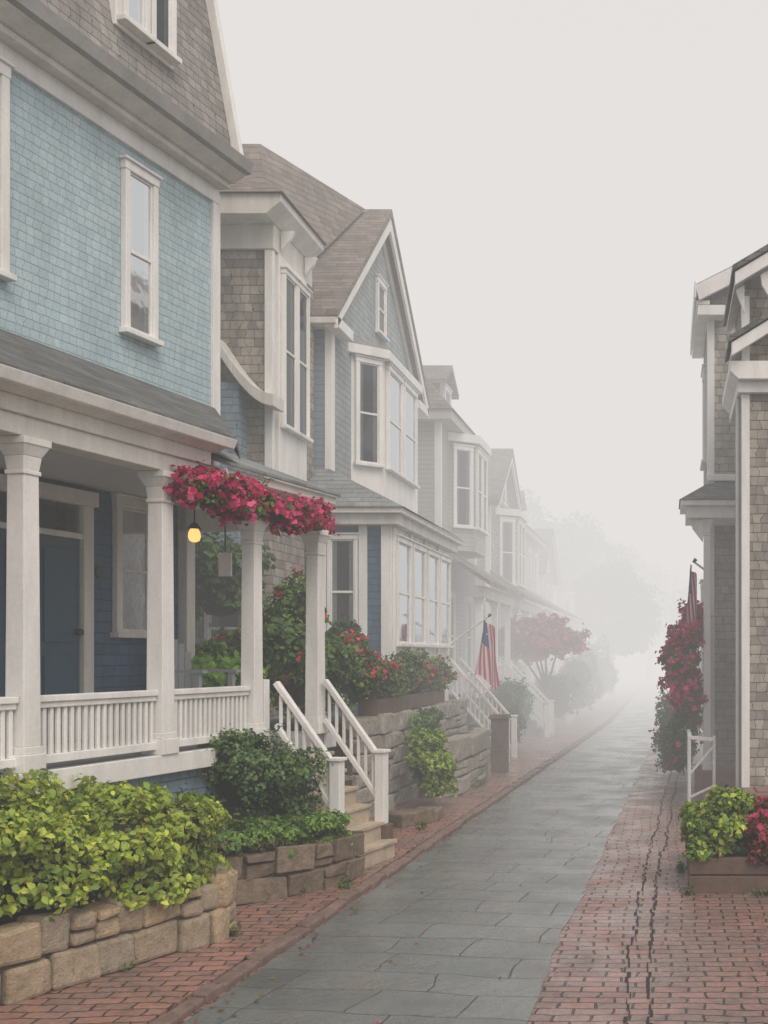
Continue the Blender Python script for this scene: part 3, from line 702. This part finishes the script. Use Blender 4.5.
# ================================================================ ROW HOUSES beyond
def rowhouse(name, Ya, Yb, X, ze, zp, wall, roof, porchX=-3.9, street_gable=True, bay=True, fr=FS, steps=True, porch=True, trim='stone_grey_paint'):
    B = Bld(name); F = fr; ym = (Ya + Yb) / 2
    B.box('walls', wall, F, Ya, Yb, X - 6, X, 0, ze)
    if street_gable:
        B.prof_a('gable_wall', wall, F, [(Ya, ze + .001), (Yb, ze + .001), (ym, zp)], X - .3, X + .001)
        sl = (zp - ze) / (ym - Ya)
        vroof(B, F, roof, Ya - .3, Yb + .3, ym, ze - .3 * sl + .2, zp + .2, X - 6, X + .3, .14)
        vroof(B, F, 'white_paint', Ya - .28, Yb + .28, ym, ze - .28 * sl + .1, zp + .1, X + .22, X + .28, .2, 'rake_board')
        win(B, F, ym - .35, ym + .35, ze + .2, ze + 1.2, X + .001)
    else:
        i = .9 if Yb - Ya < 6 else 1.5
        A = [F.P(Ya - .35, X + .35, ze + .2), F.P(Yb + .35, X + .35, ze + .2), F.P(Yb + .35, X - 6, ze + .2), F.P(Ya - .35, X - 6, ze + .2)]
        Bp = [F.P(Ya + i, X - 1.2, zp), F.P(Yb - i, X - 1.2, zp), F.P(Yb - i, X - 5, zp), F.P(Ya + i, X - 5, zp)]
        B.loops('hip_roof', roof, A, Bp)
        B.box('cornice', trim, F, Ya - .3, Yb + .3, X - 6, X + .3, ze, ze + .199)
        B.box('dormer', wall, F, ym - .6, ym + .6, X - 1.5, X - .3, ze + .2, ze + 1.3)
        vroof(B, F, roof, ym - .8, ym + .8, ym, ze + 1.25, ze + 1.75, X - 2, X - .15, .1, 'dormer_roof')
        win(B, F, ym - .35, ym + .35, ze + .35, ze + 1.2, X - .3)
    for a in (Ya + .06, Yb - .06): B.box('corner_board', 'white_paint', F, a - .07, a + .07, X - .1, X + .03, 0, ze - .001)
    C = Frame((0, Ya), (-1, 0), (0, -1)) if fr is FS else None
    n = max(2, int((Yb - Ya) / 1.6)); st = (Yb - Ya) / n
    zf2 = ze - 2.2
    if bay:
        b0, b1 = ym - 1.1, ym + 1.1
        B.poly_z('bay', wall, F, [(b0, X), (b0 + .4, X + .5), (b1 - .4, X + .5), (b1, X)], zf2 - .4, ze - .2)
        B.poly_z('bay_cornice', 'white_paint', F, [(b0 - .12, X), (b0 + .32, X + .62), (b1 - .32, X + .62), (b1 + .12, X)], ze - .2, ze - .02)
        win(B, F, b0 + .45, ym - .02, zf2 + .1, ze - .3, X + .5); win(B, F, ym + .02, b1 - .45, zf2 + .1, ze - .3, X + .5)
        d = Vector((.5, .4, 0)).normalized(); BF = Frame((X, b0), (d.x, d.y), (d.y, -d.x)); win(B, BF, .08, .56, zf2 + .1, ze - .3, 0)
    else:
        for k in range(n): win(B, F, Ya + st * (k + .5) - .35, Ya + st * (k + .5) + .35, zf2 + .1, ze - .3, X)
    if C:
        for k in range(3): win(B, C, -X + .5 + k * 1.5, -X + 1.15 + k * 1.5, zf2 + .1, ze - .4, 0)
    if porch:
        px_ = porchX; pz = H + 1.45
        B.box('porch_floor', 'grey_wood', F, Ya, Yb, X, px_, 0, 1.1)
        B.box('porch_beam', trim, F, Ya - .1, Yb + .1, px_ - .2, px_ + .05, pz - .25, pz)
        B.add('porch_roof', roof, [F.P(Ya - .3, px_ + .2, pz), F.P(Yb + .3, px_ + .2, pz), F.P(Yb, X, pz + .7), F.P(Ya, X, pz + .7), F.P(Ya - .3, px_ + .2, pz + .1), F.P(Yb + .3, px_ + .2, pz + .1), F.P(Yb, X, pz + .8), F.P(Ya, X, pz + .8)],
              [(0, 1, 2, 3), (4, 5, 6, 7), (0, 1, 5, 4), (1, 2, 6, 5), (2, 3, 7, 6), (3, 0, 4, 7)])
        nc = max(2, int((Yb - Ya) / 1.8))
        for k in range(nc + 1): column(B, F, Ya + .12 + (Yb - Ya - .24) * k / nc, px_ - .08, 1.1, pz - .25, .07)
        railing(B, F, Ya + .2, Yb - 1.4, px_ - .08, 1.15, 1.8, sp=.13)
        if steps: stair(B, F, Yb - 1.25, Yb - .3, px_, 1.1, .06, 6, .17, mat='grey_wood', rh=.75)
        for k in range(n): win(B, F, Ya + st * (k + .5) - .38, Ya + st * (k + .5) + .38, 1.5, pz - .1, X)
    B.box('chimney', 'chimney_brick', F, ym + .6, ym + 1.2, X - 2.2, X - 1.6, ze, zp + .9)
    B.finish()
rowhouse('row_house', 23.1, 27.4, -4.8, H + 4.9, H + 6.9, 'grey_clapboard', 'roof_shingles_brown', street_gable=False)
rowhouse('row_house', 28.6, 33.2, -4.65, H + 4.0, H + 5.6, 'grey_shingles', 'roof_shingles_brown', street_gable=True)
rowhouse('row_house', 35.0, 40.5, -4.8, H + 3.9, H + 5.6, 'beige_clapboard', 'roof_shingles_brown', street_gable=False, bay=False)
rowhouse('row_house', 42.5, 48.0, -5.0, H + 3.2, H + 5.0, 'grey_shingles', 'roof_shingles', street_gable=True, bay=False)
rowhouse('row_house', 51.0, 58.0, -5.2, H + 3.1, H + 5.0, 'beige_clapboard', 'roof_shingles_brown', street_gable=False)

# ================================================================ RIGHT SIDE
B = Bld('grey_shingle_house'); F = FS
BX = .62; BY = 16.6
B.box('walls', 'grey_shingles', F, BY, 19.2, BX, 6, 0, H + 5.3)
CR = Frame((0, BY), (1, 0), (0, -1))
B.loops('gable_wall', 'grey_shingles', [Vector((BX, BY, H + 5.301)), Vector((6, BY, H + 5.301)), Vector((3.4, BY, H + 6.8))], [Vector((BX, BY + .3, H + 5.301)), Vector((6, BY + .3, H + 5.301)), Vector((3.4, BY + .3, H + 6.8))])
B.box('corner_board', 'white_paint', CR, BX - .03, BX + .08, -.1, .03, 0, H + 5.1)
B.prof_a('roof', 'roof_shingles_brown', CR, [(.42, H + 5.50), (3.4, H + 7.0), (6.5, H + 5.5), (6.5, H + 5.38), (3.4, H + 6.86), (.42, H + 5.38)], -2.8, .3)
B.prof_a('rake_board', 'white_paint', CR, [(.40, H + 5.46), (3.4, H + 6.96), (3.4, H + 6.72), (.46, H + 5.24)], .30, .36)
B.box('eave_fascia', 'white_paint', CR, .39, .419, -2.8, .36, H + 5.28, H + 5.52)
B.box('soffit', 'white_paint', CR, .42, BX, -2.7, .29, H + 5.2, H + 5.26)
B.box('eave_return', 'white_paint', CR, .44, .85, .0, .3, H + 5.04, H + 5.19)
B.box('belt_course', 'white_paint', CR, BX - .04, 5, .0, .06, H + 2.62, H + 2.72)
win(B, CR, 1.25, 1.8, H + 3.0, H + 4.5, 0, c=.07)
win(B, FR, 17.2, 17.9, H + 3.0, H + 4.5, -BX, c=.07); win(B, FR, 18.1, 18.9, H - .4, H + 1.2, -BX, c=.07)
B.box('hood', 'white_paint', CR, .26, 1.5, .0, .95, H + 1.95, H + 2.12)
B.box('hood', 'white_paint', CR, .18, 1.5, .0, 1.03, H + 2.12, H + 2.2)
B.loops('hood_roof', 'roof_shingles', [CR.P(a, o, H + 2.2) for a, o in ((.16, .0), (.16, 1.05), (1.6, 1.05), (1.6, 0))], [CR.P(a, o, H + 2.55) for a, o in ((.55, .0), (.60, .3), (1.6, .3), (1.6, 0))])
column(B, CR, .56, .8, .35, H + 1.95, .055)
column(B, CR, 1.3, .8, .35, H + 1.95, .055)
B.prof_a('hood_bracket', 'white_paint', CR, [(.52, H + 1.94), (.3, H + 1.94), (.36, H + 1.8), (.5, H + 1.62)], .76, .84)
B.box('entry_platform', 'chimney_brick', CR, .4, 1.6, 0, .95, 0, .35)
B.finish(bevel=.008)
B = Bld('shingle_cottage'); AX = .93; AY = 13.5
CA = Frame((0, AY), (1, 0), (0, -1))
B.box('walls', 'grey_shingles', F, AY, 15.2, AX, 5, 0, H + 4.6)
B.box('corner_board', 'white_paint', CA, AX - .03, AX + .07, -.1, .035, .0, H + 3.2)
B.box('corner_board', 'white_paint', CA, AX - .025, AX + .07, -.1, .03, H + 3.57, H + 4.4)
B.box('cornice', 'white_paint', CA, AX - .08, 5, -1.7, .10, H + 3.2, H + 3.34)
B.prof_a('cornice', 'white_paint', CA, [(AX - .08, H + 3.34), (AX - .18, H + 3.44), (AX - .18, H + 3.56), (5, H + 3.56), (5, H + 3.34)], -1.75, .2)
def rake(a0, z0, slope, o0, o1, ln=3.2, t=.16, part='rake'):
    B.prof_a(part, 'white_paint', CA, [(a0, z0), (a0, z0 + t), (a0 + ln, z0 + t + ln * slope), (a0 + ln, z0 + ln * slope)], o1 - .05, o1)
    B.prof_a(part + '_roof', 'roof_shingles', CA, [(a0 - .03, z0 + t + .002), (a0 - .03, z0 + t + .07), (a0 + ln, z0 + t + .07 + ln * slope), (a0 + ln, z0 + t + .002 + ln * slope)], o0, o1 + .03)
    B.prof_a(part + '_soffit', 'white_paint', CA, [(a0 + .01, z0 + .08), (a0 + .01, z0 + .13), (a0 + ln, z0 + .13 + ln * slope), (a0 + ln, z0 + .08 + ln * slope)], o0, o1 - .051)
rake(AX - .17, H + 3.58, .62, -.6, .34, part='porch_rake')
rake(AX - .13, H + 4.42, .60, -1.9, .36, part='gable_rake')
B.prof_a('eave_bracket', 'white_paint', CA, [(AX, H + 4.50), (AX - .1, H + 4.44), (AX - .08, H + 4.36), (AX + .0, H + 4.15)], .08, .14)
B.prof_a('eave_bracket', 'white_paint', CA, [(AX + .32, H + 4.66), (AX + .18, H + 4.58), (AX + .2, H + 4.45), (AX + .32, H + 4.25)], .2, .26)
win(B, CA, 1.5, 2.2, H - .3, H + 1.4, 0, c=.08)
B.tube('downspout', 'white_paint', [(AX - .06, AY + .2, H + 3.2), (AX - .06, AY + .2, .1)], [.03, .03])
B.prof_a('side_steps', 'chimney_brick', CA, [(AX + .12, .02), (AX + .12, .4), (2.2, .4), (2.2, .02)], .04, .6)
B.finish(bevel=.008)

B = Bld('stoop_handrail')
for (x0, yy_) in ((.28, 15.0), (.28, 14.3), (.60, 14.3)):
    B.beam('post', 'white_paint', (x0, yy_, 0), (x0, yy_, .95), .04, .04)
B.beam('rail', 'white_paint', (.28, 14.3, .965), (.28, 15.0, .965), .05, .04)
B.beam('rail_across', 'white_paint', (.28, 14.29, .93), (.60, 14.29, .9), .04, .05)
B.beam('brace', 'white_paint', (.28, 14.29, .45), (.60, 14.29, .82), .03, .03)
B.beam('brace', 'white_paint', (.28, 14.29, .15), (.60, 14.29, .3), .03, .03)
B.finish(bevel=.005)
B = Bld('brick_stoop'); B.box('step', 'chimney_brick', F, 12.2, 14.6, .45, 1.6, 0, .18); B.box('step', 'chimney_brick', F, 12.75, 13.46, .62, 1.6, .181, .38); B.finish(bevel=.01)

B = Bld('wooden_planter')
B.box('side', 'brown_wood', F, 9.2, 9.28, .17, 1.4, .0, .15); B.box('side', 'brown_wood', F, 9.205, 9.285, .175, 1.4, .16, .30)
B.box('side', 'brown_wood', F, 9.285, 10.9, .18, .25, .0, .29); B.box('soil', 'soil', F, 9.28, 10.9, .25, 1.4, 0, .26)
B.finish(bevel=.01)
foliage('potted_shrub', [(.42, 9.45, .48, .26, .26, .26), (.34, 9.8, .48, .2, .3, .22), (.55, 9.6, .62, .2, .2, .2), (.30, 9.3, .36, .14, .14, .14)], 5200, .055, LIME + MIDG, 21, lump=.35)
foliage('red_coleus', [(.80, 9.4, .45, .18, .22, .18), (.95, 9.6, .55, .2, .3, .2), (1.1, 9.5, .5, .2, .3, .2), (.85, 9.25, .32, .16, .12, .12)], 3600, .055, [(.22, .03, .035), (.34, .06, .05), (.12, .05, .03), (.14, .18, .04)], 22, (.12, .05, MAG), core=(.03, .01, .01), lump=.3)
BOU = [(.62, .03, .16), (.74, .06, .25), (.42, .015, .09), (.7, .05, .1)]
foliage('bougainvillea', [(.26, 16.0, 2.2, .22, .35, .32), (.18, 15.9, 1.75, .22, .35, .32), (.36, 16.1, 2.5, .16, .25, .2), (.30, 15.9, 1.45, .2, .3, .3), (.10, 16.0, 2.0, .15, .3, .2)], 4200, .055, GREEN + MIDG, 23, (1.25, .06, BOU), lump=.45, corek=.5, shell=.28)
foliage('green_shrub', [(.18, 16.2, .65, .24, .5, .55), (.08, 17.0, .5, .24, .6, .45), (.08, 19, .7, .30, .8, .6), (.32, 16.4, 1.15, .2, .35, .4)], 7000, .055, GREEN, 24, (.12, .055, BOU), lump=.4, shell=.25)
foliage('green_shrub', [(.45, 23, .8, .45, 2., .8), (.70, 28, 1., .6, 3., 1.0), (.95, 36, 1.3, .8, 4., 1.4)], 6000, .13, GREEN, 25, lump=.3)

# ================================================================ LEFT PLANTERS + PLANTS
stone_wall('stone_planter', [(-4.3, 4.6), (-3.8, 6.0), (-3.42, 6.85), (-3.14, 7.5), (-3.16, 7.8), (-3.35, 8.05), (-3.75, 8.3)], .05, .43, .2, (.14, .42), .2, 'fieldstone', 5, bev=.035)
stone_wall('stone_planter', [(-4.0, 8.25), (-3.42, 8.5), (-3.0, 9.0), (-2.74, 9.5), (-2.79, 9.7)], .05, .40, .2, (.2, .45), .16, 'brownstone', 9, bev=.025)
B = Bld('planter_soil'); B.poly_z('soil', 'soil', F, [(4.6, -4.38), (6.0, -3.9), (7.5, -3.28), (7.8, -3.3), (8.1, -3.5), (8.3, -3.8), (8.5, -3.6), (9.4, -2.9), (9.6, -2.9), (9.6, -4), (4.6, -5)], .05, .4); B.finish()
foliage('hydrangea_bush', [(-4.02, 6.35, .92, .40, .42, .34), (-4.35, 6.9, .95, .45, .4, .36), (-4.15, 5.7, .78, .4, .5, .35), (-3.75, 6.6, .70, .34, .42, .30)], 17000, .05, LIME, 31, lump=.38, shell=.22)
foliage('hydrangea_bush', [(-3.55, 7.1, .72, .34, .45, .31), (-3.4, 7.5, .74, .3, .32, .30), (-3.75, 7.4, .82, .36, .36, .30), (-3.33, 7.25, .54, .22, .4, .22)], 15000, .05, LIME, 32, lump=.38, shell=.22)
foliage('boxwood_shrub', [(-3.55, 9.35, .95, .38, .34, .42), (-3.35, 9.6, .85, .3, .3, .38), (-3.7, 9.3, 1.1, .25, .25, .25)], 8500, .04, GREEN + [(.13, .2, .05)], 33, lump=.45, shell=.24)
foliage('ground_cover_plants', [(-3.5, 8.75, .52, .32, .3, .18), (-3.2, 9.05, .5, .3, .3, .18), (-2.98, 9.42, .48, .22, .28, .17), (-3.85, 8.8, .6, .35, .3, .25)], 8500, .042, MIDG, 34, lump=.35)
foliage('heather_shrub', [(-3.52, 8.58, .5, .2, .16, .15), (-3.3, 8.75, .46, .18, .16, .13)], 2600, .035, BRNG, 35, lump=.3)
foliage('rhododendron', [(-4.45, 12.6, 2.0, .4, .45, .6), (-4.15, 12.9, 1.7, .35, .4, .6), (-4.9, 12.6, 1.7, .45, .5, .5), (-4.35, 12.9, 2.55, .28, .3, .3)], 7000, .08, MIDG + GREEN, 41, (.05, .06, RED), lump=.4)
foliage('fern', [(-4.85, 11.5, 1.75, .30, .3, .38), (-5.15, 11.7, 1.8, .3, .3, .32), (-4.65, 11.8, 1.6, .3, .3, .35)], 4600, .085, [(.18, .36, .03), (.27, .47, .06)], 42, lump=.35)
foliage('rose_bush', [(-4.12, 14.0, 2.0, .28, .35, .45), (-3.95, 13.8, 1.7, .28, .35, .4)], 3400, .06, GREEN, 43, (.13, .06, RED))
foliage('garden_tree', [(-6.3, 13.3, 2.9, .8, .6, .9), (-5.5, 13.6, 2.9, .5, .4, .6)], 4500, .10, GREEN, 44, lump=.35)
stone_wall('retaining_wall', [(-3.75, 12.9), (-3.6, 13.4), (-3.55, 15.6), (-3.5, 18.6)], .05, 1.2, .2, (.25, .65), .2, 'granite_stone', 12)
stone_wall('stone_step_wall', [(-3.25, 14.9), (-3.0, 15.2), (-2.95, 17.6), (-3.1, 17.9)], .05, .78, .24, (.5, .9), .24, 'granite_stone', 13)
stone_wall('stone_step_wall', [(-3.1, 12.4), (-2.85, 12.7), (-2.85, 13.2)], .05, .15, .16, (.4, .6), .3, 'brownstone', 14)
B = Bld('terrace_soil'); B.poly_z('soil', 'soil', F, [(13.4, -3.65), (18.6, -3.6), (18.6, -4.0), (15.6, -4.05), (14.3, -5.1), (13.0, -4.9)], .05, 1.17)
B.poly_z('soil', 'soil', F, [(15.1, -3.1), (17.6, -3.05), (17.6, -3.4), (15.1, -3.45)], .05, .76); B.finish()
B = Bld('flower_box'); B.box('box', 'brown_wood', F, 13.4, 17.4, -3.78, -3.53, 1.26, 1.45); B.finish(bevel=.01)
foliage('geraniums', [(-3.66, 13.2 + i * .5, 1.66 + .07 * math.sin(i * 2.1), .21, .32, .25) for i in range(10)] + [(-3.8, 13.5, 1.85, .3, .3, .28), (-3.62, 15.5, 1.9, .2, .3, .2)], 9000, .052, GREEN + BRNG + MIDG, 51, (.08, .05, RED + [(.55, .18, .24)]), lump=.5, shell=.22)
foliage('yellow_shrub', [(-3.02, 13.9, .58, .24, .4, .36), (-3.15, 14.3, .8, .22, .3, .25), (-2.92, 14.0, .4, .2, .3, .28)], 5200, .055, LIME + MIDG, 52, lump=.35)
foliage('trailing_ivy', [(-3.42, 15.6, 1.05, .12, .9, .2)], 1800, .05, GREEN + MIDG, 53, lump=.4)
rgw = random.Random(8)
wb = [(-3.66 + rgw.uniform(-.03, .03), 6.25, .07, .04, .07, .05), (-3.36, 6.8, .07, .05, .09, .05), (-3.0, 7.6, .07, .04, .06, .06), (-2.98, 8.95, .07, .05, .08, .06), (-2.7, 9.2, .08, .05, .1, .07), (-2.76, 12.3, .08, .06, .12, .06), (-2.80, 16.4, .08, .06, .4, .06),
      (.16, 9.15, .02, .06, .05, .05), (.8, 9.12, .02, .1, .04, .04), (.42, 12.3, .03, .05, .2, .06), (.12, 10.2, .02, .04, .2, .05)]
foliage('weeds', wb, 2200, .022, MIDG + BRNG, 54, lump=.5, shell=.3, corek=.4)
B = Bld('gate_post'); B.taper('post', 'brown_wood', F, 18.2, -2.78, .13, .13, .05, .95); B.taper('cap', 'brown_wood', F, 18.2, -2.78, .17, .15, .95, 1.02); B.finish(bevel=.012)
def tree(name, x, y, h0, blobs, n, size, cols, seed, fl=None, r=.07):
    B = Bld(name)
    B.tube('trunk', 'bark', [(x, y, 0), (x + .03, y, h0 * .5), (x - .02, y, h0), (x, y, h0 + .4)], [r * 1.3, r, r * .8, r * .5])
    for b in blobs:
        B.tube('limb', 'bark', [(x, y, h0 * .8), ((x + b[0]) / 2, (y + b[1]) / 2, (h0 + b[2]) / 2), (b[0], b[1], b[2])], [r * .6, r * .4, r * .2], 6)
    par = B.finish(); foliage('crown', blobs, n, size, cols, seed, fl, parent=par, lump=.4, corek=.5, shell=.25)
tree('flowering_tree', -3.15, 28.5, 1.3, [(-3.4, 28.5, 2.2, .85, .9, .42), (-2.75, 28.3, 2.3, .6, .7, .4), (-4.1, 28.8, 2.15, .7, .7, .42), (-3.2, 28.6, 2.6, .7, .7, .32), (-3.7, 28.4, 2.5, .6, .6, .35)], 5000, .10, GREEN + PINK, 61, (1.0, .11, PINK), r=.06)
foliage('hedge', [(-3.5, 25.2, .75, .35, 1.2, .7), (-3.1, 30.5, .8, .5, 1.5, .75), (-2.9, 34, .9, .5, 2., .9), (-3.0, 39, 1., .6, 3., 1.1), (-2.9, 46, 1.1, .7, 3., 1.3)], 12000, .11, GREEN, 62, lump=.35)
foliage('hedge', [(-3.2, 22.0, .5, .3, .7, .5), (-3.45, 23.6, .9, .35, .6, .6)], 3500, .07, GREEN, 63, lump=.35)
for i, (x, y, h, r) in enumerate([(-8.5, 58, 10.5, 3.2), (-5.5, 62, 9.6, 3.0), (-3.0, 56, 6.6, 2.2), (-12, 70, 12, 4), (-3.8, 72, 9, 3.4), (3.5, 66, 7, 3.0), (-1.5, 90, 9, 5.)]):
    tree('shade_tree', x, y, h * .4, [(x, y, h * .72, r, r, h * .24), (x - r * .6, y + .4, h * .6, r * .6, r * .7, h * .16), (x + r * .65, y - .4, h * .56, r * .55, r * .7, h * .15), (x + r * .15, y, h * .9, r * .5, r * .6, h * .11), (x - r * .35, y, h * .85, r * .4, r * .5, h * .1), (x + r * .3, y - .6, h * .4, r * .7, r * .7, h * .2)], 5500, .28, GREEN, 70 + i, r=.25)

rng = np.random.default_rng(5); V = []; Fc = []; C = []
for i in range(420):
    y = rng.uniform(5.5, 24); s = rng.random()
    x = xl(y) + rng.normal() * .12 + .05 if s < .55 else (rng.uniform(-.2, .9) if s < .8 else rng.uniform(xl(y), -.3))
    z = .072 if x < xl(y) else .016
    a = rng.uniform(0, 6.28); sz = rng.uniform(.012, .03); ca_, sa_ = math.cos(a) * sz, math.sin(a) * sz
    b = len(V); V += [(x - ca_, y - sa_, z), (x + sa_ * .5, y - ca_ * .5, z + .004), (x + ca_, y + sa_, z + .006), (x - sa_ * .5, y + ca_ * .5, z)]
    Fc.append((b, b + 1, b + 2, b + 3)); c = [(.16, .09, .04), (.22, .16, .05), (.10, .12, .04), (.4, .04, .1)][rng.integers(0, 4)]; C += [(*c, 1)] * 4
me = bpy.data.meshes.new('fallen_leaves'); me.from_pydata(V, [], Fc)
ca = me.color_attributes.new('tint', 'FLOAT_COLOR', 'POINT'); ca.data.foreach_set('color', np.array(C).ravel()); me.materials.append(MATS['leaf'])
link(bpy.data.objects.new('fallen_leaves', me))

# ================================================================ FLAGS
def flag(name, x, y, ztop, w, h, seed, pole0):
    nx, nz = 30, 22; V = []; uvs = []; Fc = []
    for j in range(nz + 1):
        t = j / nz
        for i in range(nx + 1):
            s = i / nx; g = .35 + .4 * t
            V.append((x + (s - .45) * w * g + .03 * math.sin(s * 8 + t * 3 + seed), y + .06 * math.sin(s * 21 + 2.5 * t + seed) * (1 - .3 * t), ztop - t * h * (1 - .12 * math.sin(s * 5 + seed)) - .16 * s * (1 - t))); uvs.append((s, 1 - t))
    for j in range(nz):
        for i in range(nx):
            a = j * (nx + 1) + i; Fc.append((a, a + 1, a + nx + 2, a + nx + 1))
    me = bpy.data.meshes.new('cloth'); me.from_pydata(V, [], Fc); ul = me.uv_layers.new(name='UVMap')
    for lp_ in me.loops: ul.data[lp_.index].uv = uvs[lp_.vertex_index]
    for p_ in me.polygons: p_.use_smooth = True
    me.materials.append(MATS['flag_cloth'])
    B = Bld(name); B.tube('pole', 'white_paint', [pole0, (x + .03, y, ztop + .03)], [.018, .014], 8)
    B.tube('finial', 'dark_metal', [(x + .02, y, ztop + .02), (x + .06, y, ztop + .07)], [.02, .028], 8)
    par = B.finish(); link(bpy.data.objects.new('cloth', me), par)
flag('american_flag', -3.22, 19.6, H + .66, .6, 1.15, 1, (-3.9, 19.7, H + .2))
flag('american_flag', .34, 15.7, H + 1.3, .26, 1.0, 7, (.56, 15.8, H + 1.2))

# ================================================================ FOG (volumes that glow instead of scattering light, thickening away from camera)
Lf = (.785, .763, .742)
def fog(x0, x1, y0, y1, z0, z1, sig):
    m, nt, out = newmat('glowing_fog')
    ab = N(nt, 'ShaderNodeVolumeAbsorption'); ab.inputs['Color'].default_value = (0, 0, 0, 1); ab.inputs['Density'].default_value = sig
    em = N(nt, 'ShaderNodeEmission'); em.inputs[0].default_value = c4(Lf); em.inputs[1].default_value = sig  # added emission stands in for daylight scattered within the fog
    ad = N(nt, 'ShaderNodeAddShader'); L(nt, ab.outputs[0], ad.inputs[0]); L(nt, em.outputs[0], ad.inputs[1]); L(nt, ad.outputs[0], out.inputs['Volume'])
    V = [(x, y, z) for x in (x0, x1) for y in (y0, y1) for z in (z0, z1)]
    me = bpy.data.meshes.new('fog_bank'); me.from_pydata(V, [], [(0, 1, 3, 2), (4, 6, 7, 5), (0, 4, 5, 1), (2, 3, 7, 6), (1, 5, 7, 3), (0, 2, 6, 4)])
    me.materials.append(m); link(bpy.data.objects.new('fog_bank', me))
fog(-160, 160, -80, 420, -2, 62, .006)
fog(-158, 158, 12.5, 410, -1.8, 58, .017)
fog(-156, 156, 20., 400, -1.6, 54, .034)

# ================================================================ LIGHT, WORLD, CAMERA
EL, AZ = math.radians(50), math.radians(145)
w = bpy.data.worlds.new('World'); scene.world = w; w.use_nodes = True
nt = w.node_tree; bg = nt.nodes['Background']
sky = nt.nodes.new('ShaderNodeTexSky'); sky.sky_type = 'NISHITA'; sky.sun_disc = False
sky.sun_elevation = EL; sky.sun_rotation = AZ; sky.dust_density = 6; sky.air_density = .8
nt.links.new(sky.outputs[0], bg.inputs[0]); bg.inputs[1].default_value = .14
sun = bpy.data.lights.new('sun', 'SUN'); sun.energy = 1.35; sun.angle = math.radians(35); sun.color = (1, .95, .87)
so = bpy.data.objects.new('sun', sun); link(so)
dirv = Vector((math.sin(AZ) * math.cos(EL), math.cos(AZ) * math.cos(EL), math.sin(EL)))
so.rotation_euler = dirv.to_track_quat('Z', 'Y').to_euler(); so.location = dirv * 50
cam = bpy.data.cameras.new('camera'); co_ = bpy.data.objects.new('camera', cam); link(co_)
co_.location = (0, 0, H); co_.rotation_euler = (math.radians(90), 0, 0)
cam.sensor_width = 36; cam.lens = 1100 / 1024 * 36; cam.shift_x = -284 / 1024; cam.shift_y = 143 / 1024
cam.clip_start = .05; cam.clip_end = 2000
scene.camera = co_
scene.view_settings.view_transform = 'Standard'; scene.view_settings.look = 'None'; scene.view_settings.exposure = 0
